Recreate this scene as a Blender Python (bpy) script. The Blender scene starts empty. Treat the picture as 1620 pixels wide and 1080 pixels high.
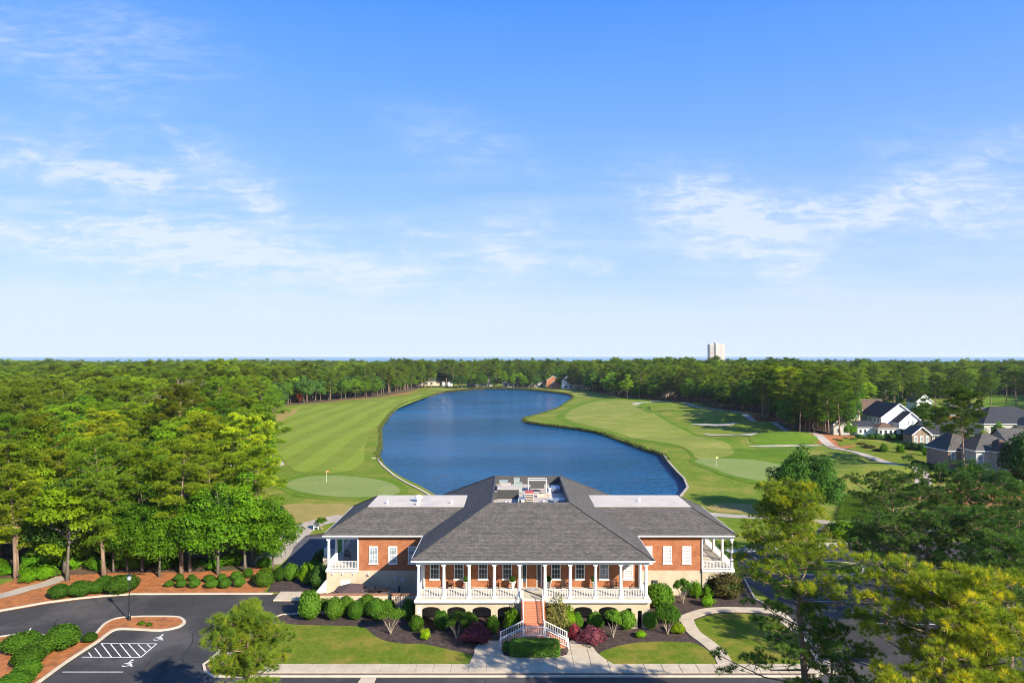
import bpy, math, random
import numpy as np
from mathutils import Vector
from mathutils.geometry import delaunay_2d_cdt, tessellate_polygon
R = math.radians
rnd = random.Random(7)
rng = np.random.default_rng(7)
sc = bpy.context.scene
col = sc.collection

# ------------------------------------------------------------------ camera
H = 27.0
FPX = 1080.0          # focal length in photo pixels (photo 1620 x 1080)
cam_d = bpy.data.cameras.new('camera')
cam = bpy.data.objects.new('camera', cam_d)
col.objects.link(cam)
cam.location = (0, 0, H)
cam.rotation_euler = (R(90), 0, 0)
cam_d.sensor_width = 36
cam_d.lens = 36 * FPX / 1620
cam_d.shift_y = 23.0 / 1620
cam_d.clip_start = .5
cam_d.clip_end = 60000
sc.camera = cam
sc.render.resolution_x = 1024
sc.render.resolution_y = 682

# ------------------------------------------------------------------ sun, sky, exposure
SUN_EL = R(28.5)
SUN_AZ = math.atan2(.67, -.74)
sd = bpy.data.lights.new('sun', 'SUN')
sd.energy = 5.0
sd.angle = R(.55)
sd.color = (1, .93, .80)
sun = bpy.data.objects.new('sun', sd)
col.objects.link(sun)
sdir = Vector((math.sin(SUN_AZ) * math.cos(SUN_EL), math.cos(SUN_AZ) * math.cos(SUN_EL), math.sin(SUN_EL)))
sun.rotation_euler = sdir.to_track_quat('Z', 'Y').to_euler()
sun.location = (60, -60, 80)

class NT:
    """small helper round a node tree"""
    def __init__(s, nt):
        s.nt = nt; s.n = nt.nodes; s.l = nt.links
    def new(s, t, **kw):
        n = s.n.new(t)
        for k, v in kw.items():
            if k.startswith('i_'):
                n.inputs[k[2:].replace('_', ' ')].default_value = v
            else:
                setattr(n, k, v)
        return n
    def put(s, sock, v):
        if hasattr(v, 'is_output'): s.l.new(v, sock)
        else: sock.default_value = v
    def math(s, op, a, b=None, c=None, clamp=False):
        n = s.n.new('ShaderNodeMath'); n.operation = op; n.use_clamp = clamp
        s.put(n.inputs[0], a)
        if b is not None: s.put(n.inputs[1], b)
        if c is not None: s.put(n.inputs[2], c)
        return n.outputs[0]
    def mix(s, f, a, b, blend='MIX'):
        n = s.n.new('ShaderNodeMix'); n.data_type = 'RGBA'; n.blend_type = blend
        s.put(n.inputs[0], f); s.put(n.inputs[6], c4(a)); s.put(n.inputs[7], c4(b))
        return n.outputs[2]
    def noise(s, vec, scale, detail=3, rough=.5, dist=0.0):
        n = s.n.new('ShaderNodeTexNoise')
        if vec is not None: s.l.new(vec, n.inputs['Vector'])
        n.inputs['Scale'].default_value = scale; n.inputs['Detail'].default_value = detail
        n.inputs['Roughness'].default_value = rough; n.inputs['Distortion'].default_value = dist
        return n.outputs['Fac']
    def ramp(s, f, lo, hi):
        n = s.n.new('ShaderNodeMapRange'); n.interpolation_type = 'SMOOTHSTEP'
        s.put(n.inputs[0], f); n.inputs[1].default_value = lo; n.inputs[2].default_value = hi
        return n.outputs[0]
    def mapping(s, vec, scale=(1, 1, 1), rot=(0, 0, 0), loc=(0, 0, 0)):
        n = s.n.new('ShaderNodeMapping'); s.l.new(vec, n.inputs[0])
        n.inputs['Scale'].default_value = scale; n.inputs['Rotation'].default_value = rot
        n.inputs['Location'].default_value = loc
        return n.outputs[0]

def c4(c):
    if hasattr(c, 'is_output') or isinstance(c, (int, float)): return c
    return tuple(c) + (1,) if len(c) == 3 else c

W = bpy.data.worlds.new('World')
sc.world = W
W.use_nodes = True
t = NT(W.node_tree)
t.n.clear()
sky = t.new('ShaderNodeTexSky', sky_type='NISHITA')
sky.sun_disc = False
sky.sun_elevation = SUN_EL
sky.sun_rotation = SUN_AZ
sky.altitude = 0
sky.air_density = 1.0
sky.dust_density = .3
sky.ozone_density = 2.0
tc = t.new('ShaderNodeTexCoord')
sep = t.new('ShaderNodeSeparateXYZ'); t.l.new(tc.outputs['Generated'], sep.inputs[0])
ry = t.math('MAXIMUM', t.math('ABSOLUTE', sep.outputs[1]), .12)
u = t.math('DIVIDE', sep.outputs[0], ry)
v = t.math('DIVIDE', sep.outputs[2], ry)
uv = t.new('ShaderNodeCombineXYZ'); t.l.new(u, uv.inputs[0]); t.l.new(v, uv.inputs[1])
uvo = uv.outputs[0]
# cirrus patches: (px, py, half width, half height, tilt degrees, strength)
CL = [(135, 272, 140, 22, -9, .8), (222, 284, 45, 18, -15, .75), (300, 240, 42, 9, -50, .35), (360, 275, 70, 30, -30, .35), (408, 315, 36, 15, -25, .75),
      (210, 352, 60, 8, -13, .8), (150, 375, 260, 30, -6, .75), (400, 392, 190, 26, -10, .5), (300, 415, 360, 60, -3, .3),
      (790, 375, 70, 26, 4, .6), (810, 420, 50, 22, -22, .55), (880, 408, 40, 8, 5, .5), (935, 418, 22, 6, 0, .5), (650, 362, 22, 6, -10, .55), (600, 440, 160, 20, 8, .35),
      (735, 225, 85, 26, -18, .3), (1120, 315, 90, 30, -12, .6), (1180, 355, 110, 46, -8, .65), (1210, 405, 60, 26, -20, .6), (1290, 350, 140, 22, 10, .65),
      (1420, 330, 120, 30, 4, .55), (1560, 350, 140, 34, 2, .45), (1490, 255, 110, 40, 8, .25), (60, 85, 150, 42, -25, .32), (220, 70, 120, 40, -18, .25), (60, 215, 150, 30, -5, .22),
      (1560, 270, 120, 30, 20, .3), (1060, 350, 60, 10, 5, .35)]
fib = t.noise(t.mapping(uvo, (2.2, 13, 1), (0, 0, R(-6))), 3.2, 9, .62, .9)
fib2 = t.noise(t.mapping(uvo, (5, 16, 1), (0, 0, R(28)), (3, 1, 0)), 2.6, 8, .6, 1.4)
warp = t.noise(t.mapping(uvo, (3, 3, 1)), 3, 4, .6)
u2 = t.math('ADD', u, t.math('MULTIPLY', t.math('SUBTRACT', warp, .5), .16))
warp2 = t.noise(t.mapping(uvo, (3, 3, 1), loc=(7, 3, 0)), 3.5, 4, .6)
v2 = t.math('ADD', v, t.math('MULTIPLY', t.math('SUBTRACT', warp2, .5), .09))
acc = None
for (px, py, hw, hh, tilt, st) in CL:
    cu, cv = (px - 810) / FPX, (563 - py) / FPX
    a = R(tilt); ca, sa = math.cos(a), math.sin(a)
    du = t.math('SUBTRACT', u2, cu); dv = t.math('SUBTRACT', v2, cv)
    x = t.math('ADD', t.math('MULTIPLY', du, ca * FPX / hw), t.math('MULTIPLY', dv, sa * FPX / hw))
    y = t.math('ADD', t.math('MULTIPLY', du, -sa * FPX / hh), t.math('MULTIPLY', dv, ca * FPX / hh))
    r2 = t.math('ADD', t.math('MULTIPLY', x, x), t.math('MULTIPLY', y, y))
    g = t.math('MULTIPLY', t.math('POWER', 2.718, t.math('MULTIPLY', r2, -.6)), st)
    acc = g if acc is None else t.math('ADD', acc, g)
fibm = t.math('MULTIPLY', t.ramp(fib, .36, .70), .65)
fibm = t.math('ADD', fibm, t.math('MULTIPLY', t.ramp(fib2, .40, .72), .65))
cl = t.math('MULTIPLY', acc, t.math('ADD', t.math('MULTIPLY', fibm, 1.0), .17))
# thin streaks everywhere low in the sky
low = t.math('MULTIPLY', t.ramp(v, .02, .10), t.math('SUBTRACT', 1, t.ramp(v, .12, .36)))
streak = t.ramp(t.noise(t.mapping(uvo, (1.1, 15, 1), (0, 0, R(-2))), 2.4, 7, .58, .5), .42, .75)
cl = t.math('ADD', cl, t.math('MULTIPLY', t.math('MULTIPLY', low, streak), .30))
cl = t.math('MULTIPLY', cl, t.math('GREATER_THAN', sep.outputs[2], 0))
cl = t.math('MINIMUM', t.math('MULTIPLY', cl, .85), .68)
hsv = t.new('ShaderNodeHueSaturation'); hsv.inputs['Saturation'].default_value = SKY_SAT = 1.15
t.l.new(sky.outputs[0], hsv.inputs['Color'])
tint = t.mix(1.0, hsv.outputs[0], (.56, 1.10, 1.80), 'MULTIPLY')
tint = t.mix(t.math('POWER', 2.718, t.math('MULTIPLY', t.math('MAXIMUM', sep.outputs[2], 0), -3.6)), tint, t.mix(1.0, tint, (1.02, .66, .92), 'MULTIPLY'))
# pale air close to the horizon
el = t.new('ShaderNodeVectorMath', operation='NORMALIZE'); t.l.new(tc.outputs['Generated'], el.inputs[0])
sep2 = t.new('ShaderNodeSeparateXYZ'); t.l.new(el.outputs[0], sep2.inputs[0])
elz = t.math('MAXIMUM', sep2.outputs[2], 0)
hz = t.math('POWER', 2.718, t.math('MULTIPLY', elz, -6.0))
skyc = t.mix(t.math('MULTIPLY', hz, .93), tint, (4.5, 5.0, 5.9))
cr_ = t.new('ShaderNodeValToRGB'); t.l.new(elz, cr_.inputs[0]); er = cr_.color_ramp
KF = [(0, (4.35, 4.9, 5.5)), (.058, (4.1, 4.75, 5.6)), (.113, (2.9, 4.05, 5.8)), (.237, (1.72, 3.12, 5.85)), (.318, (1.25, 2.72, 5.9)), (.462, (.52, 1.95, 5.9)), (1.0, (.35, 1.4, 4.9))]
er.elements[0].position = 0; er.elements[0].color = tuple(c / 6.5 for c in KF[0][1]) + (1,)
er.elements[1].position = 1; er.elements[1].color = tuple(c / 6.5 for c in KF[-1][1]) + (1,)
for ps, c in KF[1:-1]:
    e_ = er.elements.new(ps); e_.color = tuple(x / 6.5 for x in c) + (1,)
skyc = t.mix(.75, skyc, t.mix(1.0, cr_.outputs[0], (6.5, 6.5, 6.5), 'MULTIPLY'))
skyc = t.mix(cl, skyc, (5.1, 5.4, 6.0))
bg = t.new('ShaderNodeBackground'); bg.inputs['Strength'].default_value = .08
t.l.new(skyc, bg.inputs['Color'])
wo = t.new('ShaderNodeOutputWorld'); t.l.new(bg.outputs[0], wo.inputs[0])

sc.view_settings.view_transform = 'Standard'
sc.view_settings.look = 'None'
sc.view_settings.gamma = 1
sc.view_settings.use_curve_mapping = False
sc.view_settings.exposure = 1.12
sc.cycles.max_bounces = 6
sc.cycles.diffuse_bounces = 4
sc.cycles.filter_width = 1.05
sc.cycles.transparent_max_bounces = 4
sc.cycles.sample_clamp_indirect = 6
sc.render.use_persistent_data = False

# ------------------------------------------------------------------ helpers
def G(px, py, z=0.0):
    """photo pixel -> ground point at height z"""
    Y = FPX * (H - z) / (py - 563.0)
    return ((px - 810.0) * Y / FPX, Y)

def GP(pts, z=0.0): return [G(a, b, z) for a, b in pts]

def at(px, Y): return (px - 810.0) * Y / FPX
def zat(py, Y): return H - (py - 563.0) * Y / FPX

BUMPS = []   # (x, y, height, sigx, sigy, angle)
def bump(px, py, h, sx, sy=None, ang=0):
    x, y = G(px, py); BUMPS.append((x, y, h, sx, sy or sx, R(ang)))
bump(1203, 676, 2.4, 9, 6); bump(1250, 697, 2.8, 13, 8); bump(1170, 662, 2.2, 18, 8); bump(1100, 656, 2.0, 22, 9)
bump(1300, 722, 1.3, 12, 8); bump(1375, 755, 1.6, 9, 6); bump(1400, 748, 1.4, 8, 6); bump(1345, 768, -.8, 9, 5)
bump(1190, 708, -.7, 12, 4); bump(1060, 640, 1.2, 20, 8)
bump(1000, 690, -.6, 25, 5, 10)
def hgt(x, y):
    x = np.asarray(x, float); y = np.asarray(y, float)
    z = np.zeros(np.broadcast(x, y).shape)
    for bx, by, h, sx, sy, a in BUMPS:
        dx, dy = x - bx, y - by
        p = (dx * math.cos(a) + dy * math.sin(a)) / sx
        q = (-dx * math.sin(a) + dy * math.cos(a)) / sy
        z = z + h * np.exp(-.5 * (p * p + q * q))
    return z
def hz1(x, y): return float(hgt(x, y))

def inside(poly, X, Y):
    X = np.asarray(X, float); Y = np.asarray(Y, float)
    res = np.zeros(X.shape, bool); n = len(poly)
    for i in range(n):
        x1, y1 = poly[i]; x2, y2 = poly[(i + 1) % n]
        if y1 == y2: continue
        c = ((y1 > Y) != (y2 > Y)) & (X < (x2 - x1) * (Y - y1) / (y2 - y1) + x1)
        res ^= c
    return res

def smooth(pts, closed=True, k=4):
    """Catmull-Rom resampling"""
    P = [Vector(p) for p in pts]; n = len(P); out = []
    rngi = range(n) if closed else range(n - 1)
    for i in rngi:
        if closed: a, b, c, d = P[i - 1], P[i], P[(i + 1) % n], P[(i + 2) % n]
        else: a, b, c, d = P[max(i - 1, 0)], P[i], P[i + 1], P[min(i + 2, n - 1)]
        for j in range(k):
            s = j / k
            out.append(tuple(.5 * ((2 * b) + (c - a) * s + (2 * a - 5 * b + 4 * c - d) * s * s + (3 * b - a - 3 * c + d) * s ** 3)))
    if not closed: out.append(tuple(P[-1]))
    return out

def tag(o, label=None, cat=None, group=None, kind=None):
    if label: o['label'] = label
    if cat: o['category'] = cat
    if group: o['group'] = group
    if kind: o['kind'] = kind
    return o

def empty(name, loc, label, cat, group=None, rz=0):
    o = bpy.data.objects.new(name, None); col.objects.link(o)
    o.location = loc; o.rotation_euler = (0, 0, rz); o.empty_display_size = .5
    return tag(o, label, cat, group)

def link(name, me, parent=None, mats=None):
    o = bpy.data.objects.new(name, me); col.objects.link(o)
    if parent: o.parent = parent
    return o

def auto_uv(me):
    nl = len(me.loops)
    if not nl: return
    co = np.empty(len(me.vertices) * 3); me.vertices.foreach_get('co', co); co = co.reshape(-1, 3)
    li = np.empty(nl, np.int32); me.loops.foreach_get('vertex_index', li)
    nf = len(me.polygons)
    nr = np.empty(nf * 3); me.polygons.foreach_get('normal', nr); nr = nr.reshape(-1, 3)
    tot = np.empty(nf, np.int32); me.polygons.foreach_get('loop_total', tot)
    N = np.repeat(nr, tot, axis=0)
    T = np.cross((0, 0, 1.0), N); L = np.linalg.norm(T, axis=1)
    T[L < 1e-3] = (1, 0, 0); L[L < 1e-3] = 1; T /= L[:, None]
    B = np.cross(N, T); P = co[li]
    uvv = np.stack([(P * T).sum(1), (P * B).sum(1)], 1)
    lay = me.uv_layers.new(name='UVMap')
    lay.data.foreach_set('uv', uvv.astype(np.float32).ravel())

class MB:
    def __init__(s): s.v = []; s.f = []; s.m = []
    def add(s, vs, fs, m=0):
        o = len(s.v); s.v += [tuple(p) for p in vs]
        for f in fs: s.f.append(tuple(i + o for i in f)); s.m.append(m)
        return s
    def box(s, x0, x1, y0, y1, z0, z1, m=0):
        return s.add([(x0, y0, z0), (x1, y0, z0), (x1, y1, z0), (x0, y1, z0), (x0, y0, z1), (x1, y0, z1), (x1, y1, z1), (x0, y1, z1)],
                     [(0, 3, 2, 1), (4, 5, 6, 7), (0, 1, 5, 4), (1, 2, 6, 5), (2, 3, 7, 6), (3, 0, 4, 7)], m)
    def bar(s, p, q, w, h=None, m=0):
        """rectangular bar between two points"""
        p = Vector(p); q = Vector(q); d = (q - p).normalized(); h = h or w
        a = d.cross(Vector((0, 0, 1)))
        if a.length < 1e-4: a = Vector((1, 0, 0))
        a.normalize(); b = a.cross(d).normalized(); a = a * w / 2; b = b * h / 2
        vs = [p - a - b, p + a - b, p + a + b, p - a + b, q - a - b, q + a - b, q + a + b, q - a + b]
        return s.add(vs, [(0, 1, 2, 3), (7, 6, 5, 4), (4, 5, 1, 0), (5, 6, 2, 1), (6, 7, 3, 2), (7, 4, 0, 3)], m)
    def prism(s, poly, z0, z1, m=0, bottom=False):
        n = len(poly)
        area = sum(poly[i][0] * poly[(i + 1) % n][1] - poly[(i + 1) % n][0] * poly[i][1] for i in range(n))
        if area < 0: poly = poly[::-1]
        vs = [(p[0], p[1], z1) for p in poly] + [(p[0], p[1], z0) for p in poly]
        tri = tessellate_polygon([[Vector((p[0], p[1], 0)) for p in poly]])
        fs = []
        for a, b, c in tri:
            cr = (poly[b][0] - poly[a][0]) * (poly[c][1] - poly[a][1]) - (poly[b][1] - poly[a][1]) * (poly[c][0] - poly[a][0])
            fs.append((a, b, c) if cr > 0 else (a, c, b))
        if bottom: fs += [(a + n, c + n, b + n) for a, b, c in fs[:]]
        fs += [(i, i + n, (i + 1) % n + n, (i + 1) % n) for i in range(n)]
        return s.add(vs, fs, m)
    def tube(s, pts, rad, n=8, m=0, cap=True):
        P = [Vector(p) for p in pts]; vs = []; k = len(P)
        if not hasattr(rad, '__len__'): rad = [rad] * k
        ref = Vector((0, 0, 1)) if abs((P[-1] - P[0]).normalized().z) < .9 else Vector((1, 0, 0))
        for i, p in enumerate(P):
            d = (P[min(i + 1, k - 1)] - P[max(i - 1, 0)]).normalized()
            a = d.cross(ref).normalized(); b = d.cross(a)
            for j in range(n):
                an = 2 * math.pi * j / n
                vs.append(p + (a * math.cos(an) + b * math.sin(an)) * rad[i])
        fs = [(i * n + j, (i + 1) * n + j, (i + 1) * n + (j + 1) % n, i * n + (j + 1) % n) for i in range(k - 1) for j in range(n)]
        if cap: fs += [tuple(range(n)), tuple((k - 1) * n + j for j in reversed(range(n)))]
        return s.add(vs, fs, m)
    def lathe(s, prof, cx=0, cy=0, n=12, m=0):
        """prof: list of (r, z)"""
        vs = []; k = len(prof)
        for r, z in prof:
            for j in range(n):
                an = 2 * math.pi * j / n
                vs.append((cx + r * math.cos(an), cy + r * math.sin(an), z))
        fs = [(i * n + j, i * n + (j + 1) % n, (i + 1) * n + (j + 1) % n, (i + 1) * n + j) for i in range(k - 1) for j in range(n)]
        fs += [tuple(reversed(range(n))), tuple((k - 1) * n + j for j in range(n))]
        return s.add(vs, fs, m)
    def mesh(s, name, mats, smooth=False, uvs=True):
        me = bpy.data.meshes.new(name)
        me.from_pydata(s.v, [], s.f)
        for mt in (mats if isinstance(mats, (list, tuple)) else [mats]): me.materials.append(mt)
        me.polygons.foreach_set('material_index', s.m)
        if smooth: me.polygons.foreach_set('use_smooth', [True] * len(s.f))
        me.update()
        if uvs: auto_uv(me)
        return me
    def build(s, name, mats, parent=None, smooth=False, uvs=True):
        return link(name, s.mesh(name, mats, smooth, uvs), parent)

def struct(name, mb, mats, parent=None, smooth=False):
    o = mb.build(name, mats, parent, smooth)
    if parent is None: o['kind'] = 'structure'
    return o

# ------------------------------------------------------------------ materials
def newmat(name):
    m = bpy.data.materials.new(name); m.use_nodes = True
    T = NT(m.node_tree); T.n.clear()
    out = T.new('ShaderNodeOutputMaterial'); b = T.new('ShaderNodeBsdfPrincipled')
    T.l.new(b.outputs[0], out.inputs[0])
    return m, T, b, out

def simple(name, c, rough=.6, var=.12, scale=3, metal=0, spec=.4, bump=0, bscale=20, coords='Object', stretch=(1, 1, 1), stain=None):
    m, T, b, _ = newmat(name)
    tc = T.new('ShaderNodeTexCoord').outputs[coords]
    vec = T.mapping(tc, stretch)
    f = T.noise(vec, scale, 5, .6)
    f2 = T.noise(vec, scale * 9, 3, .6)
    ff = T.math('ADD', T.math('MULTIPLY', f, .65), T.math('MULTIPLY', f2, .35))
    dark = tuple(x * (1 - var * 2) for x in c); light = tuple(min(1, x * (1 + var * 1.6)) for x in c)
    cc = T.mix(T.ramp(ff, .3, .7), dark, light)
    if stain:
        cc = T.mix(T.math('MULTIPLY', T.ramp(T.noise(vec, stain[1], 4, .6, .3), stain[2], stain[2] + .18), stain[3]), cc, stain[0])
    T.put(b.inputs['Base Color'], cc)
    b.inputs['Roughness'].default_value = rough; b.inputs['Metallic'].default_value = metal
    b.inputs['Specular IOR Level'].default_value = spec
    if bump:
        bn = T.new('ShaderNodeBump'); bn.inputs['Strength'].default_value = bump; bn.inputs['Distance'].default_value = .02
        T.l.new(T.noise(vec, bscale, 4, .6), bn.inputs['Height']); T.l.new(bn.outputs[0], b.inputs['Normal'])
    return m

def brick_mat(name, c1, c2, mortar, w=.22, h=.075, ms=.012, bump=.5, var=.25, offset=.5):
    m, T, b, _ = newmat(name)
    tc = T.new('ShaderNodeTexCoord').outputs['UV']
    br = T.new('ShaderNodeTexBrick'); T.l.new(tc, br.inputs['Vector'])
    br.offset = offset
    br.inputs['Color1'].default_value = c4(c1); br.inputs['Color2'].default_value = c4(c2); br.inputs['Mortar'].default_value = c4(mortar)
    br.inputs['Scale'].default_value = 1; br.inputs['Mortar Size'].default_value = ms; br.inputs['Mortar Smooth'].default_value = .3
    br.inputs['Bias'].default_value = 0; br.inputs['Brick Width'].default_value = w; br.inputs['Row Height'].default_value = h
    f = T.noise(tc, .9, 6, .65)
    cc = T.mix(T.math('MULTIPLY', T.ramp(f, .3, .75), var * 2), br.outputs[0], tuple(x * .6 for x in c1))
    f3 = T.noise(tc, 14, 3, .6)
    cc = T.mix(T.math('MULTIPLY', T.ramp(f3, .45, .8), .35), cc, tuple(min(1, x * 1.5) for x in c2))
    T.put(b.inputs['Base Color'], cc); b.inputs['Roughness'].default_value = .85; b.inputs['Specular IOR Level'].default_value = .36
    bn = T.new('ShaderNodeBump'); bn.inputs['Strength'].default_value = bump; bn.inputs['Distance'].default_value = .02; bn.invert = True
    T.l.new(br.outputs['Fac'], bn.inputs['Height']); T.l.new(bn.outputs[0], b.inputs['Normal'])
    return m

def shingle_mat(name, c1, c2, row=.16, w=.32):
    m, T, b, _ = newmat(name)
    tc = T.new('ShaderNodeTexCoord').outputs['UV']
    br = T.new('ShaderNodeTexBrick'); T.l.new(tc, br.inputs['Vector']); br.offset = .37; br.offset_frequency = 2
    br.inputs['Color1'].default_value = c4(c1); br.inputs['Color2'].default_value = c4(c2); br.inputs['Mortar'].default_value = c4(tuple(x * .35 for x in c1))
    br.inputs['Scale'].default_value = 1; br.inputs['Mortar Size'].default_value = .014; br.inputs['Mortar Smooth'].default_value = .1
    br.inputs['Brick Width'].default_value = w; br.inputs['Row Height'].default_value = row
    f = T.noise(T.mapping(tc, (.5, 1.3, 1)), .8, 5, .6)
    cc = T.mix(T.math('MULTIPLY', T.ramp(f, .3, .75), .45), br.outputs[0], tuple(x * .62 for x in c1))
    rows = T.noise(T.mapping(tc, (.35, 4.5, 1)), 1.6, 4, .7)
    cc = T.mix(T.math('MULTIPLY', T.ramp(rows, .5, .8), .35), cc, tuple(x * 1.7 for x in c2))
    T.put(b.inputs['Base Color'], cc); b.inputs['Roughness'].default_value = .9; b.inputs['Specular IOR Level'].default_value = .2
    bn = T.new('ShaderNodeBump'); bn.inputs['Strength'].default_value = .8; bn.inputs['Distance'].default_value = .03; bn.invert = True
    T.l.new(br.outputs['Fac'], bn.inputs['Height']); T.l.new(bn.outputs[0], b.inputs['Normal'])
    return m

def grass_mat(name, base, dry, dark, dryamt=.35, stripes=None, scale=.09, fine=1.5):
    """stripes: (angle deg, width m, strength)"""
    m, T, b, _ = newmat(name)
    tc = T.new('ShaderNodeTexCoord').outputs['Object']
    f = T.noise(tc, scale, 6, .62, .4); g = T.noise(tc, scale * 6, 5, .65, .3); h = T.noise(tc, fine, 5, .7)
    cc = T.mix(T.ramp(g, .35, .7), base, dark)
    cc = T.mix(T.math('MULTIPLY', T.ramp(f, .44, .66), dryamt), cc, dry)
    cc = T.mix(T.math('MULTIPLY', T.ramp(T.noise(tc, scale * 11, 4, .6, .8), .52, .70), dryamt * .8), cc, dry)
    cc = T.mix(T.math('MULTIPLY', T.ramp(h, .3, .75), .45), cc, dark)
    if stripes:
        for (ang, wd, st) in stripes:
            mp = T.mapping(tc, (1, 1, 1), (0, 0, R(ang)))
            sp = T.new('ShaderNodeSeparateXYZ'); T.l.new(mp, sp.inputs[0])
            wob = T.math('MULTIPLY', T.noise(tc, .012, 2, .5), 10)
            ph = T.math('MULTIPLY', T.math('ADD', sp.outputs[0], wob), math.pi / wd)
            s_ = T.ramp(T.math('SINE', ph), -.35, .35)
            cc = T.mix(T.math('MULTIPLY', s_, st), cc, tuple(x * 1.55 for x in base))
    T.put(b.inputs['Base Color'], cc); b.inputs['Roughness'].default_value = 1; b.inputs['Specular IOR Level'].default_value = .04
    bn = T.new('ShaderNodeBump'); bn.inputs['Strength'].default_value = .6; bn.inputs['Distance'].default_value = .08
    T.l.new(T.noise(tc, fine * 3, 4, .7), bn.inputs['Height']); T.l.new(bn.outputs[0], b.inputs['Normal'])
    return m

def leaf_mat(name, c1, c2, trans=.35, tip=None, tipamt=.0, rough=.55):
    """c1..c2 picked by each leaf's tint; the object's colour multiplies"""
    m, T, b, out = newmat(name)
    at_ = T.new('ShaderNodeAttribute', attribute_name='tint')
    oi = T.new('ShaderNodeObjectInfo')
    cc = T.mix(at_.outputs['Fac'], c1, c2)
    if tip:
        cc = T.mix(T.math('MULTIPLY', T.ramp(at_.outputs['Fac'], .70, .95), tipamt), cc, tip)
    cc = T.mix(T.math('MULTIPLY', T.math('POWER', oi.outputs['Random'], 1.5), .75), cc, tuple(x * y for x, y in zip(c1, (.80, .95, 1.0))))
    loc = T.noise(oi.outputs['Location'], .022, 3, .6)
    br = T.math('ADD', .62, T.math('MULTIPLY', T.math('FRACT', T.math('MULTIPLY', oi.outputs['Random'], 13.7)), .62))
    br = T.math('MULTIPLY', br, T.math('ADD', .72, T.math('MULTIPLY', T.ramp(loc, .35, .65), .5)))
    bc = T.new('ShaderNodeCombineColor'); [T.l.new(br, bc.inputs[i]) for i in range(3)]
    cc = T.mix(1.0, cc, bc.outputs[0], 'MULTIPLY')
    rr = T.math('FRACT', T.math('MULTIPLY', oi.outputs['Random'], 7.31))
    cc = T.mix(T.math('MULTIPLY', rr, .5), cc, T.mix(1.0, cc, (1.35, 1.15, .8), 'MULTIPLY'))
    cc = T.mix(1.0, cc, oi.outputs['Color'], 'MULTIPLY')
    tr = T.new('ShaderNodeBsdfTranslucent')
    T.put(b.inputs['Base Color'], cc)
    T.put(tr.inputs['Color'], T.mix(1.0, cc, (1.15, 1.25, .6), 'MULTIPLY'))
    b.inputs['Roughness'].default_value = rough; b.inputs['Specular IOR Level'].default_value = .08
    mx = T.new('ShaderNodeMixShader'); mx.inputs[0].default_value = trans
    T.l.new(b.outputs[0], mx.inputs[1]); T.l.new(tr.outputs[0], mx.inputs[2]); T.l.new(mx.outputs[0], out.inputs[0])
    return m

M = {}
M['white'] = simple('white_paint', (.68, .67, .64), .5, .04, 2)
M['stucco'] = simple('tan_stucco', (.44, .355, .24), .9, .08, .5, bump=.3, bscale=30, stain=((.30, .25, .18), .35, .55, .35))
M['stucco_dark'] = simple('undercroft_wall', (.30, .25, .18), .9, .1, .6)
M['brick'] = brick_mat('red_brick', (.29, .078, .026), (.41, .135, .042), (.30, .19, .11), var=.32)
M['step_brick'] = brick_mat('step_brick', (.46, .13, .05), (.52, .17, .07), (.45, .3, .2), w=.2, h=.1, var=.15)
M['shingle'] = shingle_mat('grey_shingle', (.078, .070, .062), (.135, .122, .106), .19, .34)
M['shingle_dark'] = shingle_mat('dark_shingle', (.035, .037, .045), (.05, .052, .06))
M['shingle_brown'] = shingle_mat('brown_shingle', (.12, .075, .05), (.16, .105, .075))
M['shingle_mid'] = shingle_mat('mid_grey_shingle', (.075, .070, .066), (.125, .115, .105))
M['membrane'] = simple('white_membrane', (.52, .445, .345), .6, .05, .6, stain=((.36, .33, .32), .28, .50, .45))
M['floor'] = simple('porch_floor', (.45, .40, .31), .8, .06, 1)
M['concrete'] = simple('concrete', (.45, .365, .25), .9, .08, .8, bump=.2, stain=((.33, .28, .21), .5, .55, .4))
M['kerb'] = simple('kerb_concrete', (.50, .415, .30), .9, .07, 1)
M['asphalt'] = simple('asphalt', (.040, .035, .032), .85, .16, .25, bump=.4, bscale=40, stain=((.105, .09, .078), .13, .48, .55))
def add_cracks(m, scale=.11):
    T = NT(m.node_tree); b = [n for n in T.n if n.type == 'BSDF_PRINCIPLED'][0]; src = b.inputs['Base Color'].links[0].from_socket
    tc = T.new('ShaderNodeTexCoord').outputs['Object']
    nz = T.new('ShaderNodeTexNoise'); T.l.new(tc, nz.inputs['Vector']); nz.inputs['Scale'].default_value = .5
    va = T.new('ShaderNodeVectorMath', operation='MULTIPLY_ADD'); T.l.new(nz.outputs['Color'], va.inputs[0]); va.inputs[1].default_value = (2.2, 2.2, 0); T.l.new(tc, va.inputs[2])
    vo = T.new('ShaderNodeTexVoronoi', feature='DISTANCE_TO_EDGE'); T.l.new(va.outputs[0], vo.inputs['Vector']); vo.inputs['Scale'].default_value = scale
    ln = T.math('SUBTRACT', 1, T.ramp(vo.outputs['Distance'], .002, .007)); gate = T.ramp(T.noise(tc, .07, 2), .45, .55)
    T.put(b.inputs['Base Color'], T.mix(T.math('MULTIPLY', T.math('MULTIPLY', ln, gate), .8), src, (.014, .014, .015)))
add_cracks(M['asphalt'])
M['asphalt2'] = simple('asphalt_lot', (.075, .072, .078), .85, .12, .25, bump=.4, bscale=40, stain=((.15, .14, .13), .2, .55, .5))
M['path'] = simple('cart_path', (.36, .30, .235), .9, .1, .3)
M['marking'] = simple('road_paint', (.72, .70, .66), .7, .1, 3, stain=((.25, .23, .22), 2.5, .58, .6))
M['crack'] = simple('crack_sealer', (.018, .018, .02), .5, .1, 3)
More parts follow.
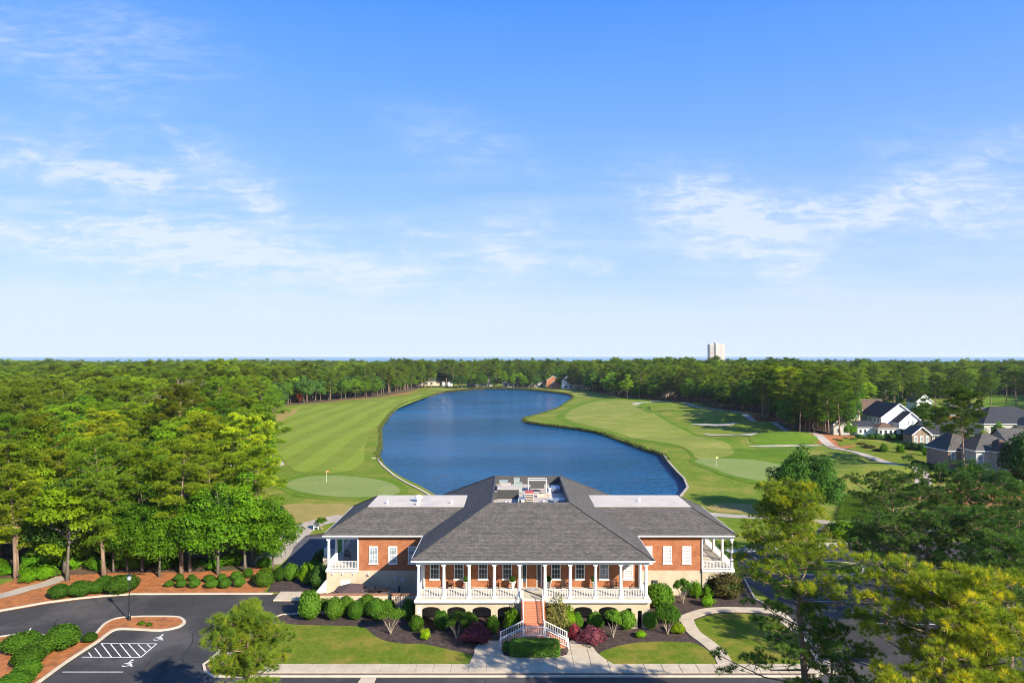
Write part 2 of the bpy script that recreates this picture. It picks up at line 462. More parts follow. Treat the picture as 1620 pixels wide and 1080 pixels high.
M['mulch'] = simple('dark_mulch', (.052, .032, .025), .95, .35, 3, bump=1, bscale=25, stain=((.16, .10, .07), 1.6, .55, .5))
M['straw'] = simple('pine_straw', (.34, .115, .030), .95, .22, 1.3, bump=1, bscale=15, stain=((.16, .07, .03), .8, .52, .5))
M['forest_floor'] = simple('forest_floor', (.10, .055, .028), .95, .3, .3, stain=((.04, .07, .02), .15, .5, .7))
M['sand'] = simple('bunker_sand', (.40, .345, .265), .95, .06, .3)  # base tone lowered to carry the shade lying over the bunkers
M['green'] = grass_mat('putting_green', (.185, .235, .065), (.25, .26, .09), (.155, .205, .055), .5, [(62, 1.7, .07)], .12, 2.5)
M['fairway'] = grass_mat('fairway_grass', (.160, .205, .024), (.27, .25, .06), (.130, .175, .02), .32, [(-2.5, 5.2, .30)])
M['fairway2'] = grass_mat('fairway_grass_right', (.195, .215, .040), (.30, .255, .08), (.14, .18, .025), .6, [(-58, 7.5, .12)])
M['rough'] = grass_mat('rough_grass', (.145, .190, .020), (.30, .235, .06), (.085, .145, .013), .62)
M['lawn'] = grass_mat('lawn_grass', (.125, .170, .016), (.29, .20, .045), (.075, .125, .008), .7, None, .35, 4)
M['bright'] = grass_mat('bright_rough', (.110, .180, .014), (.22, .22, .04), (.07, .14, .010), .45)
M['drygrass'] = grass_mat('dry_grass', (.30, .22, .07), (.38, .24, .10), (.20, .19, .05), .6)
M['bark_pine'] = simple('pine_bark', (.20, .13, .085), .95, .3, 3, bump=1, bscale=12, stretch=(1, 1, .25))
M['bark'] = simple('grey_bark', (.13, .105, .08), .95, .25, 3, bump=.8, bscale=12, stretch=(1, 1, .3))
M['bark_pale'] = simple('pale_twigs', (.30, .235, .16), .95, .15, 3)
M['dead'] = simple('dead_needles', (.30, .14, .05), .9, .2, 2)
M['leaf'] = leaf_mat('broad_leaf', (.070, .16, .008), (.19, .34, .014), .42)
M['leaf_lime'] = leaf_mat('lime_leaf', (.15, .26, .008), (.28, .42, .012), .44)
M['leaf_dark'] = leaf_mat('dark_leaf', (.034, .085, .014), (.085, .175, .026), .30)
M['needle'] = leaf_mat('pine_needle', (.085, .155, .012), (.27, .36, .018), .40, (.34, .40, .02), .6)
M['needle_fg'] = leaf_mat('near_pine_needle', (.095, .165, .024), (.27, .31, .024), .38, (.48, .42, .025), .85)
M['needle_dark'] = leaf_mat('dark_pine_needle', (.055, .125, .030), (.19, .30, .05), .36, (.22, .30, .05), .6)
M['shrub'] = leaf_mat('clipped_shrub', (.050, .125, .010), (.135, .25, .022), .32)
M['shrub_pink'] = leaf_mat('pink_shrub', (.035, .030, .018), (.60, .10, .20), .25)
M['shrub_red'] = leaf_mat('red_leaf', (.20, .03, .012), (.42, .07, .02), .25)
M['shrub_olive'] = leaf_mat('olive_shrub', (.11, .12, .025), (.19, .17, .05), .25)
M['reed'] = leaf_mat('wild_grass', (.12, .20, .015), (.23, .27, .04), .3)
M['metal_black'] = simple('black_metal', (.02, .02, .022), .45, .1, 3, metal=.3)
M['dark'] = simple('dark_furniture', (.05, .028, .022), .55, .15, 3)
M['wood'] = simple('varnished_wood', (.24, .085, .03), .4, .2, 1.5, stretch=(4, 4, .6))
M['mat_grey'] = simple('door_mat', (.30, .31, .34), .9, .1, 4)
M['deck_tan'] = simple('roof_deck_tan', (.42, .36, .30), .9, .12, .8, stain=((.2, .17, .15), .7, .5, .5))
M['frame_white'] = simple('frame_white', (.55, .55, .54), .6, .05, 2)
M['plastic_grey'] = simple('hvac_grey', (.40, .39, .36), .6, .08, 2)
M['hvac_dark'] = simple('hvac_dark', (.06, .058, .055), .6, .15, 5)
M['hvac_green'] = simple('hvac_green', (.27, .31, .27), .6, .08, 2)
M['hvac_cream'] = simple('hvac_cream', (.46, .38, .30), .6, .06, 2)
M['hvac_red'] = simple('hvac_red', (.42, .07, .05), .6, .1, 2)
M['steel'] = simple('galvanised_steel', (.28, .31, .36), .4, .1, 2, metal=.6)
M['cap'] = simple('brown_cap', (.30, .14, .075), .8, .12, 2)
M['canvas'] = simple('brown_canvas', (.075, .045, .04), .8, .12, 2)
M['siding'] = simple('white_siding', (.78, .77, .74), .6, .03, 1)
M['siding_grey'] = simple('grey_siding', (.36, .34, .29), .8, .08, 1)
M['siding_tan'] = simple('tan_siding', (.52, .40, .30), .8, .06, 1)
M['brick_brown'] = brick_mat('brown_brick', (.20, .12, .085), (.26, .165, .12), (.3, .25, .2), var=.2)
M['tower'] = simple('tower_concrete', (.48, .43, .38), .8, .04, .02)
M['tower_band'] = simple('tower_balcony', (.50, .45, .41), .7, .04, .02)
M['earth'] = simple('bank_earth', (.10, .075, .04), .95, .25, .6)
M['timber'] = simple('bulkhead_timber', (.17, .14, .115), .9, .25, 1.2, stretch=(6, 6, 1))
M['terracotta'] = simple('pale_urn', (.62, .57, .48), .7, .08, 4)
M['flag_o'] = simple('orange_flag', (.70, .16, .03), .7, .05, 3)
M['flag_y'] = simple('yellow_flag', (.75, .60, .10), .7, .05, 3)
M['curtain'] = simple('curtain', (.62, .64, .62), .8, .12, 6, stretch=(12, 12, .4))
M['shutter'] = simple('white_shutter', (.78, .77, .74), .6, .05, 6)
M['shutter_gap'] = simple('shutter_gap', (.34, .32, .29), .6, .1, 6)

def glass(name, c, rough=.08, ior=.6):
    m, T, b, _ = newmat(name)
    tc = T.new('ShaderNodeTexCoord').outputs['Object']
    T.put(b.inputs['Base Color'], T.mix(T.ramp(T.noise(tc, 1.2, 3), .35, .7), tuple(x * .6 for x in c), tuple(x * 1.4 for x in c)))
    b.inputs['Roughness'].default_value = rough; b.inputs['Specular IOR Level'].default_value = ior
    return m
M['glass'] = glass('window_glass', (.035, .045, .05))
M['glass_pale'] = glass('pale_window_glass', (.30, .34, .35))  # pale base colour stands in for bright reflections in the panes

def water_mat(name, c, bscale, bstr, rough):
    m, T, b, out = newmat(name)
    tc = T.new('ShaderNodeTexCoord').outputs['Object']
    f = T.noise(T.mapping(tc, (.5, 1, 1)), .02, 5, .6, .5)
    T.put(b.inputs['Base Color'], T.mix(T.ramp(f, .35, .7), tuple(x * .82 for x in c), tuple(x * 1.25 for x in c)))
    b.inputs['Roughness'].default_value = rough; b.inputs['IOR'].default_value = 1.33
    b.inputs['Specular IOR Level'].default_value = .36
    bn = T.new('ShaderNodeBump'); bn.inputs['Strength'].default_value = bstr; bn.inputs['Distance'].default_value = 1.5
    calm = T.ramp(T.noise(T.mapping(tc, (.4, 1.2, 1)), .022, 3, .5, .4), .30, .60)
    hgtn = T.math('ADD', T.noise(T.mapping(tc, (.85, .75, 1), (0, 0, .25)), bscale, 3, .55, .3), T.math('MULTIPLY', T.noise(tc, bscale * 3.1, 3, .6), .5))
    T.l.new(T.math('MULTIPLY', hgtn, T.math('ADD', T.math('MULTIPLY', calm, .6), .4)), bn.inputs['Height'])
    T.l.new(bn.outputs[0], b.inputs['Normal'])
    return m
M['water'] = water_mat('pond_water', (.004, .076, .175), .6, 1.0, .13)
M['sea'] = simple('sea_water', (.13, .25, .34), 1, .05, .0006, spec=0)
# ------------------------------------------------------------------ ground
POND = smooth(GP([(690, 790), (667, 776), (655.7, 770), (641.5, 763), (624.4, 753), (604.5, 736), (597, 724), (600.3, 718), (602, 708), (601.7, 690.6), (602.3, 679),
    (610, 668), (620, 654), (638.6, 641), (659, 633.5), (680, 627.5), (703, 621), (733, 617.8), (760, 615.4), (788, 614.6), (825, 616), (853, 618.3), (880, 621.5),
    (899, 625), (906.7, 628.7), (905, 633), (895, 639), (882, 648), (855, 657), (832, 663), (829, 666.5), (841, 671), (909, 680), (952, 688), (990, 702),
    (1025, 715), (1045, 721)], -.9), False, 3)
POND += [G(*p) for p in [(1050, 719), (1058, 731), (1071.7, 746.5), (1082.6, 757), (1088, 771), (1076, 786)]]
POND += [G(1040, 797), G(900, 801), G(780, 800)]

def tri_fill(poly, step=None, extra=None, hole=None, zoff=0.0, use_h=True):
    """triangles that fill poly (minus hole) with lattice points inside"""
    pts = [Vector((p[0], p[1])) for p in poly]; n = len(pts)
    edges = [(i, (i + 1) % n) for i in range(n)]
    if hole:
        o = len(pts); pts += [Vector((p[0], p[1])) for p in hole]; k = len(hole)
        edges += [(o + i, o + (i + 1) % k) for i in range(k)]
    if step:
        xs = [p[0] for p in poly]; ys = [p[1] for p in poly]
        gx, gy = np.meshgrid(np.arange(math.floor(min(xs) / step) * step, max(xs), step), np.arange(math.floor(min(ys) / step) * step, max(ys), step))
        gx = gx.ravel(); gy = gy.ravel()
        k = inside(poly, gx, gy)
        if hole: k &= ~inside(hole, gx, gy)
        pts += [Vector((a, b)) for a, b in zip(gx[k], gy[k])]
    if extra is not None: pts += [Vector(e) for e in extra]
    vo, _, fo, *_ = delaunay_2d_cdt(pts, edges, [], 0, 1e-4)
    V = np.array([(p[0], p[1]) for p in vo]); F = np.array([f for f in fo if len(f) == 3])
    c = V[F].mean(1)
    k = inside(poly, c[:, 0], c[:, 1])
    if hole: k &= ~inside(hole, c[:, 0], c[:, 1])
    F = F[k]
    a, b, c_ = V[F[:, 0]], V[F[:, 1]], V[F[:, 2]]
    cr = (b[:, 0] - a[:, 0]) * (c_[:, 1] - a[:, 1]) - (b[:, 1] - a[:, 1]) * (c_[:, 0] - a[:, 0])
    F[cr < 0] = F[cr < 0][:, ::-1]
    z = (hgt(V[:, 0], V[:, 1]) if use_h else 0) + zoff
    z = np.broadcast_to(z, (len(V),))
    return [(x, y, q) for (x, y), q in zip(V, z)], [tuple(int(i) for i in f) for f in F]

def sheet(name, poly, mat, z, step=4, sm=True, kind='structure', parent=None):
    mb = MB(); vs, fs = tri_fill(poly, step, zoff=z); mb.add(vs, fs)
    o = mb.build(name, mat, parent, smooth=True, uvs=False)
    if kind and not parent: o['kind'] = kind
    return o

COAST = 1560
big = [(-2400, -60), (2400, -60), (2400, COAST), (-2400, COAST)]
gx, gy = np.meshgrid(np.arange(-120, 200, 4.0), np.arange(100, 430, 4.0))
gx, gy = gx.ravel(), gy.ravel(); k = ~inside(POND, gx, gy)
ex = list(zip(gx[k], gy[k]))
gx, gy = np.meshgrid(np.arange(-2200, 2201, 200.0), np.arange(0, COAST - 50, 150.0))
gx, gy = gx.ravel(), gy.ravel(); k = ~inside([(-125, 90), (205, 90), (205, 700), (-125, 700)], gx, gy)
ex += list(zip(gx[k], gy[k]))
mb = MB(); vs, fs = tri_fill(big, None, ex, POND); mb.add(vs, fs)
ground = mb.build('ground', M['rough'], None, True, False); ground['kind'] = 'structure'
# pond bank, bed and water
mb = MB(); n = len(POND)
cx0 = sum(p[0] for p in POND) / n; cy0 = sum(p[1] for p in POND) / n
top = [(x, y, hz1(x, y)) for x, y in POND]; bot = [(x, y, -2.2) for x, y in POND]
mb.add(top + bot, [((i + 1) % n, i, i + n, (i + 1) % n + n) for i in range(n)])
struct('pond_bank', mb, M['earth'])
mb = MB(); vs, fs = tri_fill([(x, y) for x, y in POND], None, use_h=False, zoff=-.9); mb.add(vs, fs)
struct('pond_water', mb, M['water'])
mb = MB(); vs, fs = tri_fill([(x, y) for x, y in POND], None, use_h=False, zoff=-2.19); mb.add(vs, fs)
struct('pond_bed', mb, M['earth'])
mb = MB().box(-60000, 60000, COAST - 20, 59000, -3, -1.5)
struct('sea', mb, M['sea'])
mb = MB().box(-2400, 2400, COAST - 60, COAST + 30, -1.6, .25); struct('beach', mb, M['sand'])

# forest floor under the woods
OPEN = [G(*p) for p in [(-900, 2200), (-300, 935), (0, 918), (200, 908), (300, 908), (400, 903), (428, 880), (418, 830), (345, 786), (330, 730), (380, 682), (436, 655), (452, 640),
    (520, 634.5), (600, 626.5), (640, 619.5), (672, 611), (690, 608), (800, 607.5), (905, 609), (940, 620), (978, 631), (1060, 633.5), (1085, 637), (1110, 640), (1150, 648), (1190, 659),
    (1225, 673), (1262, 686), (1300, 690), (1345, 690), (1350, 655), (1400, 640), (1480, 632), (1530, 632), (1560, 626), (1625, 625), (1680, 640), (1900, 700), (2600, 900), (2600, 2200)]]
def floor_poly(pts, name='forest_floor', z=.03, mat='forest_floor', step=None): return sheet(name, GP(pts), M[mat], z, step)
floor_poly([(-900, 900), (0, 915), (200, 905), (300, 905), (398, 900), (425, 878), (415, 830), (342, 788), (326, 730), (376, 683), (430, 655), (300, 640), (-900, 640)])
floor_poly([(450, 641), (520, 635.5), (600, 627.5), (640, 620.5), (674, 612), (674, 603), (450, 600)])
floor_poly([(905, 609), (940, 620), (978, 631), (1060, 634), (1110, 641), (1150, 649), (1190, 660), (1225, 675), (1262, 689), (1300, 692), (1345, 692), (1352, 640), (1100, 615), (940, 603)], step=4)
# pine straw
sheet('pine_straw_bed', smooth(GP([(-300, 1012), (-100, 984), (0, 969), (73, 956), (126, 949), (168, 945), (210, 941.5), (340, 940.6), (405, 940.6), (424, 925), (412, 897), (330, 898), (200, 898), (60, 906), (0, 925), (-100, 940), (-300, 965)]), True, 2), M['straw'], .009, None)
sheet('pine_straw_bed', GP([(1235, 692), (1262, 699), (1300, 706), (1335, 712), (1370, 703), (1352, 691), (1300, 687), (1255, 683)]), M['straw'], .07, 4)
sheet('pine_straw_bed', GP([(1170, 657), (1215, 675), (1250, 674), (1230, 661), (1180, 651)]), M['straw'], .07, 4)
sheet('pine_straw_bed', GP([(470, 637), (560, 632), (640, 624), (665, 617), (680, 614), (640, 621.5), (600, 628), (520, 634)]), M['straw'], .06, None)
sheet('pine_straw_bed', GP([(1440, 790), (1500, 772), (1560, 765), (1620, 768), (1700, 790), (1560, 800)]), M['straw'], .05, None)

# golf course
sheet('fairway', smooth(GP([(468, 643), (560, 638), (640, 629), (688, 621.5), (672, 629), (636, 643), (612, 657), (588, 685), (577, 708), (576, 728), (556, 744), (500, 748), (462, 742), (440, 715), (425, 690), (432, 660)]), True, 3), M['fairway'], .06, None)
sheet('first_cut', smooth(GP([(880, 657), (910, 640), (950, 630), (1020, 630), (1030, 650), (1058, 664), (1090, 680), (1130, 694), (1172, 702), (1180, 722), (1130, 730), (1098, 728), (1080, 708), (1017, 700), (960, 686), (905, 673)]), True, 3), M['bright'], .07, 4)
sheet('fairway', smooth(GP([(894, 657), (917, 643), (952, 634), (1005, 634), (1017, 649), (1044, 662), (1072, 676), (1112, 693), (1153, 703), (1159, 720), (1126, 726), (1101, 725), (1093, 714), (1072, 704), (1017, 695), (963, 681), (909, 668)]), True, 3), M['fairway2'], .12, 4)
sheet('green_collar', smooth(GP([(440, 768), (462, 754), (519, 749.5), (575, 752), (622, 759), (645, 773), (638, 786), (590, 792), (528, 791), (465, 784)]), True, 3), M['bright'], .05, None)
sheet('putting_green', smooth(GP([(452.5, 768), (471, 757), (519, 752), (570, 755), (611, 761.6), (631.5, 773), (627, 781.5), (584.6, 786.6), (528, 785.7), (477, 778.6)]), True, 4), M['green'], .09, None)
sheet('green_collar', smooth(GP([(1090, 730), (1108, 722), (1153, 722), (1204, 726), (1270, 738), (1270, 755), (1220, 766), (1180, 762), (1146, 753), (1118, 742)]), True, 3), M['bright'], .07, 4)
sheet('putting_green', smooth(GP([(1099, 730), (1112, 725.6), (1153, 726), (1202, 730), (1255, 742), (1250, 756), (1216, 761.5), (1180, 757), (1148, 749), (1124, 739)]), True, 4), M['green'], .10, 4)
sheet('bright_rough', smooth(GP([(1186, 700), (1215, 696), (1245, 690), (1275, 694), (1295, 704), (1240, 706), (1200, 705)]), True, 3), M['bright'], .10, 3)
sheet('bright_rough', smooth(GP([(1160, 706), (1290, 708), (1240, 735), (1170, 722)]), True, 3), M['bright'], .06, 3)
sheet('bright_rough', smooth(GP([(1345, 775), (1400, 765), (1450, 768), (1440, 780), (1380, 786), (1340, 786)]), True, 3), M['bright'], .10, 3)
for b in ([(1093, 671), (1121, 671.3), (1167, 674.6), (1152, 677), (1121, 674.8)], [(1113, 686), (1134, 686.8), (1164, 688), (1190, 692.6), (1199, 695), (1188, 698), (1164, 694), (1134, 690)],
          [(1038, 652), (1061, 653), (1068, 654.5), (1050, 654.6)], [(1186, 705.2), (1227, 705.6), (1293, 706.6), (1293, 707.6), (1227, 706.8), (1190, 705.8)],
          [(346, 732), (364, 732), (366, 739), (350, 739)], [(413, 731), (446, 731), (446, 738), (418, 739)], [(1000, 641), (1012, 637), (1030, 635), (1045, 634), (1046, 635), (1028, 637), (1010, 641.5)]):
    sheet('sand_bunker', smooth(GP(b), True, 3), M['path'] if b[0] == (1186, 705.2) else M['sand'], .17, 3)
sheet('dry_grass', smooth(GP([(430, 812), (455, 798), (500, 796), (560, 800), (560, 826), (500, 826), (440, 826)]), True, 3), M['drygrass'], .04, None)
sheet('dry_grass', smooth(GP([(1118, 802), (1150, 796), (1200, 798), (1225, 806), (1200, 812), (1140, 810)]), True, 3), M['drygrass'], .04, None)
sheet('dry_grass', smooth(GP([(436, 660), (446, 650), (470, 647), (466, 655), (452, 662), (440, 670)]), True, 3), M['drygrass'], .10, None)
sheet('house_lawn', smooth(GP([(1322, 703), (1365, 698), (1440, 712), (1500, 740), (1480, 752), (1440, 743), (1380, 726)]), True, 3), M['lawn'], .05, None)  # lawn given its own grass tone to carry the sunlit brightness
sheet('far_lawn', GP([(1545, 632), (1575, 626), (1630, 625), (1690, 640), (1620, 660), (1560, 650)]), M['bright'], .05, None)
sheet('far_lawn', GP([(672, 614.5), (700, 609), (800, 609), (880, 611), (930, 618), (990, 630), (950, 630), (915, 627), (905, 624), (880, 619.5), (825, 614), (760, 613.2), (705, 619)]), M['fairway2'], .06, None)

def ribbon(name, pts, width, mat, z, k=4, kind='structure', slab=None, h=0.0):
    P = smooth(pts, False, k); mb = MB(); vs = []
    for i, p in enumerate(P):
        a = Vector(P[max(i - 1, 0)]); b = Vector(P[min(i + 1, len(P) - 1)]); d = (b - a).normalized(); nn = Vector((-d.y, d.x)) * width / 2
        for s in (-1, 1):
            q = Vector(p) + nn * s; vs.append((q.x, q.y, hz1(q.x, q.y) + z))
    fs = [(2 * i, 2 * i + 2, 2 * i + 3, 2 * i + 1) for i in range(len(P) - 1)]
    f2 = []
    for f in fs:
        a, b, c = (Vector(vs[j]) for j in f[:3]); f2.append(f if (b - a).cross(c - a).z > 0 else f[::-1])
    mb.add(vs, f2)
    o = mb.build(name, mat, None, True); o['kind'] = kind
    return o
ribbon('cart_path', GP([(1046, 634.5), (1072, 638), (1107, 644.6), (1140, 649), (1161, 657), (1200, 669.6), (1246.7, 682.6), (1285.6, 695.6), (1316.7, 708.5), (1355.6, 721.5), (1394.5, 732), (1428, 741), (1449, 750), (1460, 760), (1457, 770), (1433, 780), (1397, 786), (1370, 800), (1352, 815), (1340, 826)]), 3.0, M['path'], .13)
ribbon('cart_path', GP([(1100, 811), (1130, 814), (1165, 816.5), (1230, 819), (1290, 824), (1345, 830)]), 2.6, M['path'], .05)
ribbon('cart_path', GP([(545, 817), (505, 826), (480, 836), (458, 856), (436, 878), (420, 893)]), 4.0, M['path'], .05)
ribbon('cart_path', GP([(-200, 985), (0, 943), (40, 932), (75, 923), (100, 912)]), 2.0, M['path'], .06)
ribbon('cart_path', GP([(1150, 872), (1200, 869), (1260, 865), (1330, 861), (1400, 862)]), 1.9, M['kerb'], .06)
sheet('mulch_bed', GP([(462, 868), (484, 847), (520, 842), (545, 825), (540, 845), (500, 850), (480, 858)]), M['mulch'], .055, None)

# paved areas
sheet('asphalt_lot', GP([(-900, 1250), (-300, 1012), (-100, 983), (0, 968), (73, 955), (126, 948), (168, 943.5), (210, 940.5), (340, 940), (432, 940), (445, 937), (520, 937)]) + [(-18, 60), (24, 60), (24.5, 66)] + GP([(1240, 960), (1185, 925), (1168, 905), (1166, 880), (1180, 860)]) + GP([(1500, 856), (1760, 872)]) + [(110, 72), (110, 20), (-80, 20)], M['asphalt'], .012, None)
sheet('asphalt_drive', GP([(425, 915), (452, 892), (466, 864), (483, 849), (530, 847), (540, 900), (500, 908), (470, 918)]), M['asphalt2'], .06, None)
sheet('asphalt_drive', GP([(1300, 830), (1345, 822), (1400, 823), (1520, 830), (1500, 850), (1400, 845), (1290, 848)]), M['asphalt2'], .055, None)

KERB_W = .16
def kerb_ring(poly, z0, z1, w=KERB_W, closed=True):
    mb = MB(); n = len(poly)
    area = sum(poly[i][0] * poly[(i + 1) % n][1] - poly[(i + 1) % n][0] * poly[i][1] for i in range(n))
    s = 1 if area > 0 else -1
    inn = []
    for i in range(n):
        a = Vector(poly[i - 1]) if (closed or i) else Vector(poly[0]); b = Vector(poly[(i + 1) % n]) if (closed or i < n - 1) else Vector(poly[-1])
        d = (b - a).normalized(); inn.append(Vector(poly[i]) + Vector((-d.y, d.x)) * w * s)
    vs = [(p[0], p[1], z0) for p in poly] + [(p[0], p[1], z1) for p in poly] + [(p.x, p.y, z1) for p in inn] + [(p.x, p.y, z0) for p in inn]
    fs = []
    for i in (range(n) if closed else range(n - 1)):
        j = (i + 1) % n
        q = [(i, j, n + j, n + i), (n + i, n + j, 2 * n + j, 2 * n + i), (2 * n + i, 2 * n + j, 3 * n + j, 3 * n + i)]
        fs += q if s > 0 else [f[::-1] for f in q]
    mb.add(vs, fs)
    return mb, [tuple(p) for p in inn]

def island(poly, fill, name='kerbed_island', fillname='island_bed', w=.2, zf=.10):
    mb, inn = kerb_ring(poly, 0.0, .14, w)
    struct('kerb', mb, M['kerb'])
    struct(fillname, MB().prism(inn, .02, zf), M[fill])

mb, _ = kerb_ring(GP([(-300, 1009.5), (-100, 980.5), (0, 965.5), (73, 952.5), (126, 945.8), (168, 941.8), (210, 939.2), (340, 938.6), (432, 938.6)]), 0.0, .13, .3, False)
struct('kerb', mb, M['kerb'])
# left island with pine straw
island(smooth(GP([(294, 984), (289, 978.5), (279, 975.5), (245, 975), (210, 975.6), (183, 978.5), (163, 988), (147, 1005), (124, 1014), (110, 1010), (42, 1003), (-30, 1012), (-200, 1040), (-200, 1150), (20, 1110), (63, 1080), (108, 1047), (157, 1015), (170, 1005), (185, 996.5), (215, 996.8), (252, 998.5), (279, 994), (290, 989)]), True, 3), 'straw', w=.28)
# the front yard: mulch below, lawns and walks on top
YARD = GP([(335, 1071), (322, 1062), (320, 1052), (330, 1045), (370, 1008), (410, 986), (445, 972.5), (472, 971)]) + [(-22.6, 72.6), (-20.6, 72.6)] + [(-20.6, 92), (24.9, 92), (24.9, 78)] + GP([(1178, 915), (1196, 948), (1237, 966), (1256, 984), (1280, 1003), (1300, 1029), (1313, 1047), (1308, 1063), (1292, 1071)])
mb, inn = kerb_ring(YARD, 0.0, .14, .22); struct('kerb', mb, M['kerb'])
struct('mulch_bed', MB().prism(inn, .02, .09), M['mulch'])
struct('lawn', MB().prism(smooth(GP([(400, 1052), (372, 1040), (385, 1012), (420, 992), (448, 987.5), (475, 989.5), (540, 991), (572, 992.5), (583, 999), (598, 1010), (617, 1016.5), (640, 1019.5), (665, 1019.5), (690, 1024), (720, 1031), (747, 1038), (742, 1046), (728, 1052), (600, 1052)]), True, 3), .03, .12), M['lawn'])
struct('lawn', MB().prism(smooth(GP([(945, 1037), (968, 1026), (992, 1020), (1017, 1017), (1050, 1016), (1080, 1017), (1096, 1018), (1119, 1029), (1131, 1045), (1129, 1051), (1050, 1051), (985, 1051), (966, 1050)]), True, 3), .03, .12), M['lawn'])
struct('lawn', MB().prism(smooth(GP([(1096, 985), (1111, 978), (1135, 972.7), (1180, 972), (1215, 976), (1240, 986), (1258, 1003), (1280, 1028), (1285, 1045), (1278, 1051), (1225, 1051.5), (1166, 1051), (1153, 1040), (1140, 1028), (1113, 1010.7), (1103, 995)]), True, 3), .03, .12), M['lawn'])

def area2(p): return .5 * sum(p[i][0] * p[(i + 1) % len(p)][1] - p[(i + 1) % len(p)][0] * p[i][1] for i in range(len(p)))
def clip(poly, x0, x1, y0, y1):
    def cut(P, f):
        o = []
        for i in range(len(P)):
            a, b = P[i - 1], P[i]; fa, fb = f(a), f(b)
            if (fa >= 0) != (fb >= 0):
                s = fa / (fa - fb); o.append((a[0] + (b[0] - a[0]) * s, a[1] + (b[1] - a[1]) * s))
            if fb >= 0: o.append(b)
        return o
    for f in (lambda p: p[0] - x0, lambda p: x1 - p[0], lambda p: p[1] - y0, lambda p: y1 - p[1]):
        poly = cut(poly, f)
        if len(poly) < 3: return None
    return poly if abs(area2(poly)) > .04 else None

def slabs(parent, poly, sx, sy, z0, z1, gap=.02, ox=0, oy=0, mat='concrete'):
    xs = [p[0] for p in poly]; ys = [p[1] for p in poly]; i0 = math.floor((min(xs) - ox) / sx); j0 = math.floor((min(ys) - oy) / sy)
    for i in range(i0, math.ceil((max(xs) - ox) / sx)):
        for j in range(j0, math.ceil((max(ys) - oy) / sy)):
            c = clip(poly, ox + i * sx + gap, ox + (i + 1) * sx - gap, oy + j * sy + gap, oy + (j + 1) * sy - gap)
            if c: MB().prism(c, z0, z1 + rnd.uniform(-.004, .004)).build('paving_slab', M[mat], parent)
# front walk
SW0, SW1 = G(0, 1066)[1], G(0, 1052)[1]
walk = MB().box(-21.5, 27.6, SW0, SW1 + .02, .03, .115).build('sidewalk', M['kerb']); walk['kind'] = 'structure'
slabs(walk, [(-21.5, SW0 + .01), (27.6, SW0 + .01), (27.6, SW1), (-21.5, SW1)], 1.52, 3.0, .117, .15, .03, oy=SW0 - .5, ox=-.7)
plaza_poly = smooth(GP([(742, 1052), (747, 1042), (750.5, 1034), (751.5, 1026), (761, 1018), (770, 1015.3), (791, 1015)]), False, 3) + smooth(GP([(901.6, 1015), (922.6, 1015.4), (935, 1021.7), (944.6, 1034), (957, 1044), (970, 1052)]), False, 3)
pm = MB().prism(plaza_poly, .03, .113).build('entrance_plaza', M['kerb']); pm['kind'] = 'structure'
BED = smooth(GP([(795, 1024), (797, 1037.5), (813, 1040.5), (849, 1042.7), (878.5, 1040), (896.5, 1037.5), (898, 1024), (880, 1012), (813, 1012)]), True, 2)
slabs(pm, plaza_poly, 1.52, 1.6, .115, .15, .03, oy=SW1 - .02, ox=-.7)
struct('planting_bed', MB().prism(BED, .1, .19), M['mulch'])
# the winding walk on the right, slab by slab
SLZ = [.156]
def slab_ribbon(name, pts, width, n, z1=None):
    SLZ[0] += .005; z1 = SLZ[0]
    P = smooth(pts, False, 8)
    base = None
    L = [0]
    for i in range(1, len(P)): L.append(L[-1] + (Vector(P[i]) - Vector(P[i - 1])).length)
    def pt(s):
        for i in range(1, len(P)):
            if L[i] >= s or i == len(P) - 1:
                f = (s - L[i - 1]) / max(1e-6, L[i] - L[i - 1]); a = Vector(P[i - 1]); b = Vector(P[i]); d = (b - a).normalized()
                return a + (b - a) * f, Vector((-d.y, d.x))
    tot = L[-1]; base = ribbon(name, pts, width - .02, M['kerb'], z1 - .012)
    for i in range(n):
        poly = []
        ss = [tot * (i + .02) / n, tot * (i + .5) / n, tot * (i + .98) / n]
        for s in ss: p, nn = pt(s); poly.append(tuple(p + nn * width / 2))
        for s in ss[::-1]: p, nn = pt(s); poly.append(tuple(p - nn * width / 2))
        MB().prism(poly, .10, z1).build('paving_slab', M['concrete'], base)
slab_ribbon('garden_walk', GP([(1148, 1053), (1138, 1035), (1118, 1017), (1100, 1004), (1091, 992), (1087, 982)]), 1.35, 7)
slab_ribbon('garden_walk', GP([(1074, 984), (1092, 976), (1115, 968.5), (1145, 965.5), (1180, 966), (1210, 967), (1240, 972)]), 1.35, 10)
slab_ribbon('garden_walk', GP([(1225, 968), (1252, 991), (1276, 1010), (1295, 1033), (1302, 1050), (1290, 1060)]), 1.3, 7)
slab_ribbon('garden_walk', GP([(440, 1059), (380, 1058), (352, 1050), (358, 1030), (382, 1008), (420, 989)]), 1.5, 7)
mb = MB().prism(GP([(432, 950.5), (489, 950.5), (497, 937), (444, 937)]), .01, .14); struct('concrete_apron', mb, M['concrete'])
struct('mulch_bed', MB().prism(GP([(424, 936.5), (488, 936.5), (496, 926), (478, 912), (436, 912)]), .02, .11), M['mulch'])
mb = MB().prism(GP([(566, 1080), (592, 1080), (596, 1071), (572, 1071)]), .02, .045); struct('kerb_ramp', mb, M['concrete'])
# grass island in the right lot
island(smooth(GP([(1258, 905), (1268, 893), (1300, 889), (1340, 890), (1365, 897), (1360, 908), (1310, 909.5), (1270, 909)]), True, 3), 'lawn')

